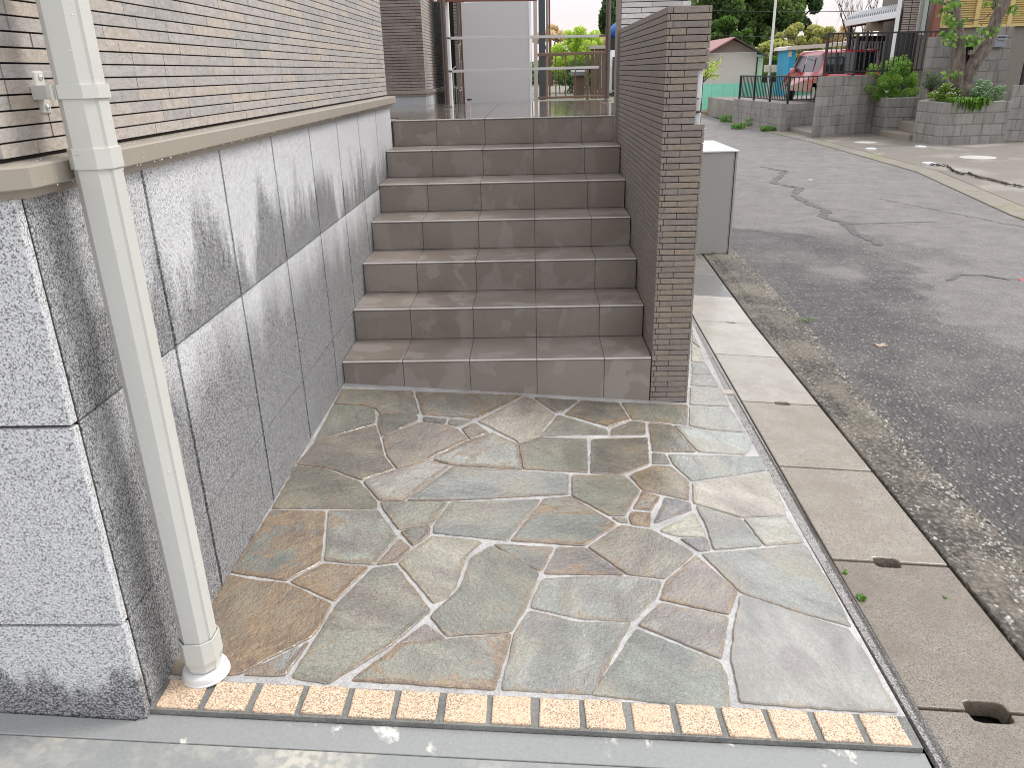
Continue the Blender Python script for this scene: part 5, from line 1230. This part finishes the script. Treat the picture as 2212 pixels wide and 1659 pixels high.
LV=m_leaf('broad_planter_leaf',(.05,.12,.02),(.26,.42,.08),.35); mb=MB(); rnd=random.Random(14)
for (x,y,w,h,n) in ((1545,190,70,70,22),(1530,300,60,60,20),(1500,130,50,60,16),(1590,370,60,40,12),(1545,30,60,40,12),(1650,170,50,30,6),(1760,370,60,60,22),(1870,290,90,55,30),(1960,240,40,40,10),(1480,350,40,40,9),(2110,60,60,50,14),(1600,15,30,30,6),(1540,690,70,40,20),(1690,330,40,40,7),(1880,20,40,40,7),(1430,-10,90,30,14),(2000,10,30,40,5)):
    for _ in range(n):
        p=P_(x+rnd.gauss(0,w*.5),y+rnd.gauss(0,h*.5),rnd.uniform(-.3,.05)); s=rnd.uniform(.06,.125); d=Vector((rnd.uniform(-1,1),rnd.uniform(-.6,.3),rnd.uniform(-1.2,.2))).normalized(); a=d.cross(Vector((0,-1,.4))).normalized()*s*.34; d*=s; t=rnd.random()
        m_=p+d*.5; mb.face([p,p+d*.25+a*.85,m_+a*.95,p+d*.8+a*.35,p+d*1.15,p+d*.8-a*.35,m_-a*.95,p+d*.25-a*.85],t)
mb.build('leaves',LV,tt)
# planting
def shrub(label,c,R,n,size,mat,seed,nc=14,k=.42,name='shrub',flowers=0,asp=.5):
    rnd=random.Random(seed); t=thing(name,label,'shrub',(c[0],c[1],c[2]-R[2])); bl=clumps(c,(R[0]*.7,R[1]*.7,R[2]*.7),nc,rnd,k); mb=MB(); leaves(mb,bl,n,size,rnd,asp=asp); mb.build('leaves',mat,t)
    mb=MB(); 
    for q,_ in bl[:8]: mb.tube([(c[0],c[1],c[2]-R[2]),q],[.012,.005],5)
    mb.build('stems',BARKD,t)
    if flowers:
        mb=MB(); 
        for _ in range(flowers):
            q,r=rnd.choice(bl); p=Vector((q[0]+rnd.uniform(-1,1)*r[0],q[1]-r[1]*rnd.random(),q[2]+r[2]*rnd.uniform(.1,1))); mb.lathe(p,[(.004,0),(.016,.006),(.010,.012)],5)
        o=mb.build('flowers',WHITE,t); o['kind']='stuff'
    return t
LB=m_leaf('bright_shrub_leaf',(.05,.13,.02),(.34,.55,.12),.4)
q=P_(1010,740,2.2); shrub('round bright green shrub overflowing the smaller block planter',(q.x,15.05,q.z),(.84,.55,.66),12000,.020,LB,61,60,.22,asp=.4)
q=P_(1380,760,1.2); shrub('loose grey-green shrub between the round shrub and the leaning tree',(q.x,14.0,q.z),(.42,.35,.30),2200,.022,L_GY,62,asp=.22)
q=P_(1480,860,0); shrub('low yellow-green bush with white flowers left of the tree foot',(q.x,12.75,q.z),(.42,.32,.22),2200,.026,m_leaf('yellow_bush_leaf',(.07,.14,.02),(.34,.44,.10),.35),63,flowers=60)
q=P_(1790,860,.1); shrub('pale green bush with white flowers right of the tree foot',(q.x,12.7,q.z),(.45,.34,.32),3000,.020,m_leaf('pale_green_bush_leaf',(.07,.15,.06),(.25,.38,.20),.3),64,flowers=70)
rnd=random.Random(77); mb=MB()
for _ in range(190):
    x=rnd.uniform(1500,1900); p=P_(x,rnd.uniform(900,940),-.50+rnd.uniform(-.1,.05)); p=at(1696.8+.23292*x,.23292*rnd.uniform(895,935),12.22+.05*rnd.random()); L=rnd.uniform(.06,.26)*(1 if 1560<x<1800 else .5); e=p+Vector((rnd.uniform(-.08,.08),-.08,-L)); s=Vector((.008,0,0)); mb.face([p-s,p+s,(p+e)/2+s+Vector((0,-.05,.03)),e,(p+e)/2-s+Vector((0,-.05,.03))],rnd.random())
o=mb.build('trailing_grass',LB); tag(o,'trailing grass hanging over the front of the larger planter','grass',kind='stuff')
# sprig and weeds along the far kerb
def sprig(u0,v0,u1,v1,y,label,n,seed,mat=L_YE,size=.02):
    rnd=random.Random(seed); a=at(u0,v0,y); a.x-=.10; t=thing('sapling',label,'sapling',(a.x,y,-.1)); mb=MB(); mb.tube([(a.x,y,-.1),a],[.012,.008],6); ml=MB()
    for k in range(9):
        e=at(u0+(u1-u0)*rnd.random(),v0+(v1-v0)*rnd.random(),y+rnd.uniform(-.2,.2)); mb.tube([a-Vector((0,0,.1*k/9)),(a+e)/2+Vector((0,0,.02)),e],[.006,.004,.002],5)
        for _ in range(n//9): 
            f=rnd.random(); p=a.lerp(e,f)+Vector([rnd.gauss(0,.018) for _ in range(3)]); leaves(ml,[((p.x,p.y,p.z),(.02,.02,.02))],1,size,rnd)
    mb.build('stem',BARKD,t); ml.build('leaves',mat,t)
sprig(1534,165,1572,118,8.5,'sparse yellow-green sapling just right of the brick wall',380,5,L_LM,.016)
for i,(u,v,r,lab) in enumerate(((1580,262,.22,'weeds at the foot of the far corner of the low block wall'),(1640,272,.26,'weeds along the foot of the low block wall'),(1603,277,.16,'flat weeds on the pavement edge before the low block wall'),(1668,282,.15,'weeds beside the near corner of the low block wall'))):
    p=atz(u,v,-.09); o=weed(p.x-.1,p.y,-.11,r,260,70+i,lab,sz=.03,sx=1.2)
# inspection covers and small caps on the apron
CONCL=plain('pale_concrete_cover',(.50,.48,.44),.7,var=.1,scale=8)
for i,(cx_,cy_,r,lab) in enumerate(((7.47,13.08,.21,'pale round manhole cover in front of the tall block wall'),(8.07,10.02,.27,'pale round manhole cover nearest the right edge'))):
    z=-.092+.004*(cx_-6); mb=MB(); mb.lathe((cx_,cy_,z-.01),[(r,0),(r,.012),(r-.012,.016)],36); t=thing('manhole_cover',lab,'manhole cover',(cx_,cy_,z)); mb.build('disc',CONCL,t,smooth=R_(30)); mb=MB(); mb.lathe((cx_,cy_,z-.01),[(r+.02,0),(r+.02,.0112)],36); mb.build('rim',GUT,t)
for i,(x,y,lab) in enumerate(((790,1385,'small white valve cap on the apron below the tall block wall'),(1250,1365,'small white valve cap in front of the planter steps'),(1330,1522,'small white valve cap at the end of the chain'))):
    p=atz(1696.8+.23292*x,.23292*y,-.085); mb=MB(); mb.prism([(p.x-.07,p.y-.09),(p.x+.07,p.y-.09),(p.x+.07,p.y+.09),(p.x-.07,p.y+.09)],-.1,-.055); o=mb.build('valve_cap',WHITE,bevel=.008); tag(o,lab,'valve cap','white valve caps on the pavement')
mb=MB(); pts=[atz(1696.8+.23292*x,.23292*y,-.07) for x,y in ((1350,1520),(1500,1535),(1560,1580),(1640,1610),(1700,1600),(1790,1640),(1900,1660),(2050,1700),(2212,1730))]
rnd=random.Random(5)
for a,b in zip(pts,pts[1:]):
    k=max(2,int((b-a).length/.045)); d=(b-a).normalized()
    for i in range(k):
        c=a.lerp(b,(i+.5)/k)+Vector((rnd.uniform(-.01,.01),rnd.uniform(-.01,.01),0)); s=Vector((-d.y,d.x,0)) if i%2 else Vector((0,0,1)); K=8
        lp=[c+d*.03*math.cos(2*math.pi*j/K)+s*.013*math.sin(2*math.pi*j/K) for j in range(K)]
        mb.tube(lp+[lp[0]],.0055,5,caps=False)
o=mb.build('chain',plain('rusty_dark_chain',(.06,.045,.04),.6,.5)); tag(o,'dark chain lying across the concrete apron','chain')

# ---------------------------------------------------------------- distant woods
GRP='trees on the slope behind the shed and car'
def far(u,v,y,h,R,mat,n,size,seed,label,cz=.6,nc=14,k=.42):
    p=at(u,v,y); return tree(label,(p.x,y,-.1),h,R,mat,BARKD,n,size,seed,.2,nc,cz,GRP,k=k)
L_WD=m_leaf('woodland_leaf',(.030,.070,.028),(.26,.37,.12),.35)
far(1520,100,44,9.0,(3.0,2,4.2),L_WD,15000,.105,101,'dark evergreen tree directly behind the left slope of the shed roof',.52,60,.24)
far(1592,100,47,9.6,(3.0,2,4.5),L_WD,15000,.105,102,'dark evergreen tree rising above the right slope of the shed roof',.52,60,.24)
far(1665,100,46,8.8,(2.8,2,4.0),L_WD,15000,.105,103,'tall green tree behind the slim white pole',.54,60,.24)
far(1718,60,52,8.8,(2.3,2,3.2),L_DK,7000,.12,104,'dark evergreen with sky gaps at the top right of the woods',.60,40,.24)
far(1560,120,40,4.4,(2.6,1.2,1.7),L_MD,9000,.085,105,'bushy mid green tree low behind the shed roof',.58,40,.25)
far(1738,90,38,4.0,(2.3,1.2,1.9),L_YE,9000,.08,106,'yellow-green budding tree between the white pole and the blue cabin',.55,50,.22)
far(1672,130,36,3.2,(1.9,1.1,1.5),L_YE,8000,.075,107,'yellow-green bush right behind the slim white pole',.5,44,.22)
far(1800,95,40,3.9,(2.1,1.2,1.7),L_PE,6500,.075,108,'peach-tinted budding tree above the cabin roof',.58,50,.20)
far(1850,95,42,3.4,(1.8,1.2,1.3),L_YE,4500,.08,109,'pale yellow budding tree behind the long railing',.58,36,.22)
far(1630,150,34,2.2,(2.2,1,1.2),L_MD,7000,.07,110,'low green bush behind the mint cabinet',.5,36,.24)
for i,(u,y,h,r,d_,lab) in enumerate(((1823,34,4.6,.09,(.02,0,1),'bare tree with a dark upright trunk left of the carport roof'),(1888,36,4.4,.10,(-.10,0,1),'bare forked tree behind the carport roof'),(1905,37,4.4,.09,(.14,0,1),'bare tree leaning right above the carport roof'),(1775,40,3.6,.05,(-.15,0,1),'thin bare tree above the budding trees'))):
    p=at(u,100,y); t=thing('bare_tree',lab,'tree',(p.x,y,-.1),'bare trees behind the carport'); mb=MB(); rnd=random.Random(200+i); branchy(mb,(p.x,y,-.1),d_,h*.52,r,5,rnd,.42,.22,(2,3),7,.72); mb.build('branches',BARKD,t)
# far tree belt that closes the horizon
rnd=random.Random(31); mb=MB()
for k in range(60):
    x=-90+k*3.6+rnd.uniform(-1,1); y=95+rnd.uniform(-6,6); h=rnd.uniform(2.5,4.2); leaves(mb,[((x,y,h*.4),(3.2,2.5,h*.55))],260,.38,rnd)
o=mb.build('distant_woods',L_MD); tag(o,'low distant belt of trees on the horizon','woods',kind='stuff')
# overhead wires
for i,(v0,v1,y,lab) in enumerate(((12,6,30,'upper overhead wire crossing in front of the dark evergreens'),(66,62,30,'lower overhead wire crossing in front of the dark evergreens'))):
    a=at(1350,v0+4,y); b=at(2300,v1-6,y); mb=MB(); mb.tube([a.lerp(b,k/12)-Vector((0,0,.25*math.sin(math.pi*k/12))) for k in range(13)],.012,5); tag(mb.build('overhead_wire',BLACK),lab,'wire')
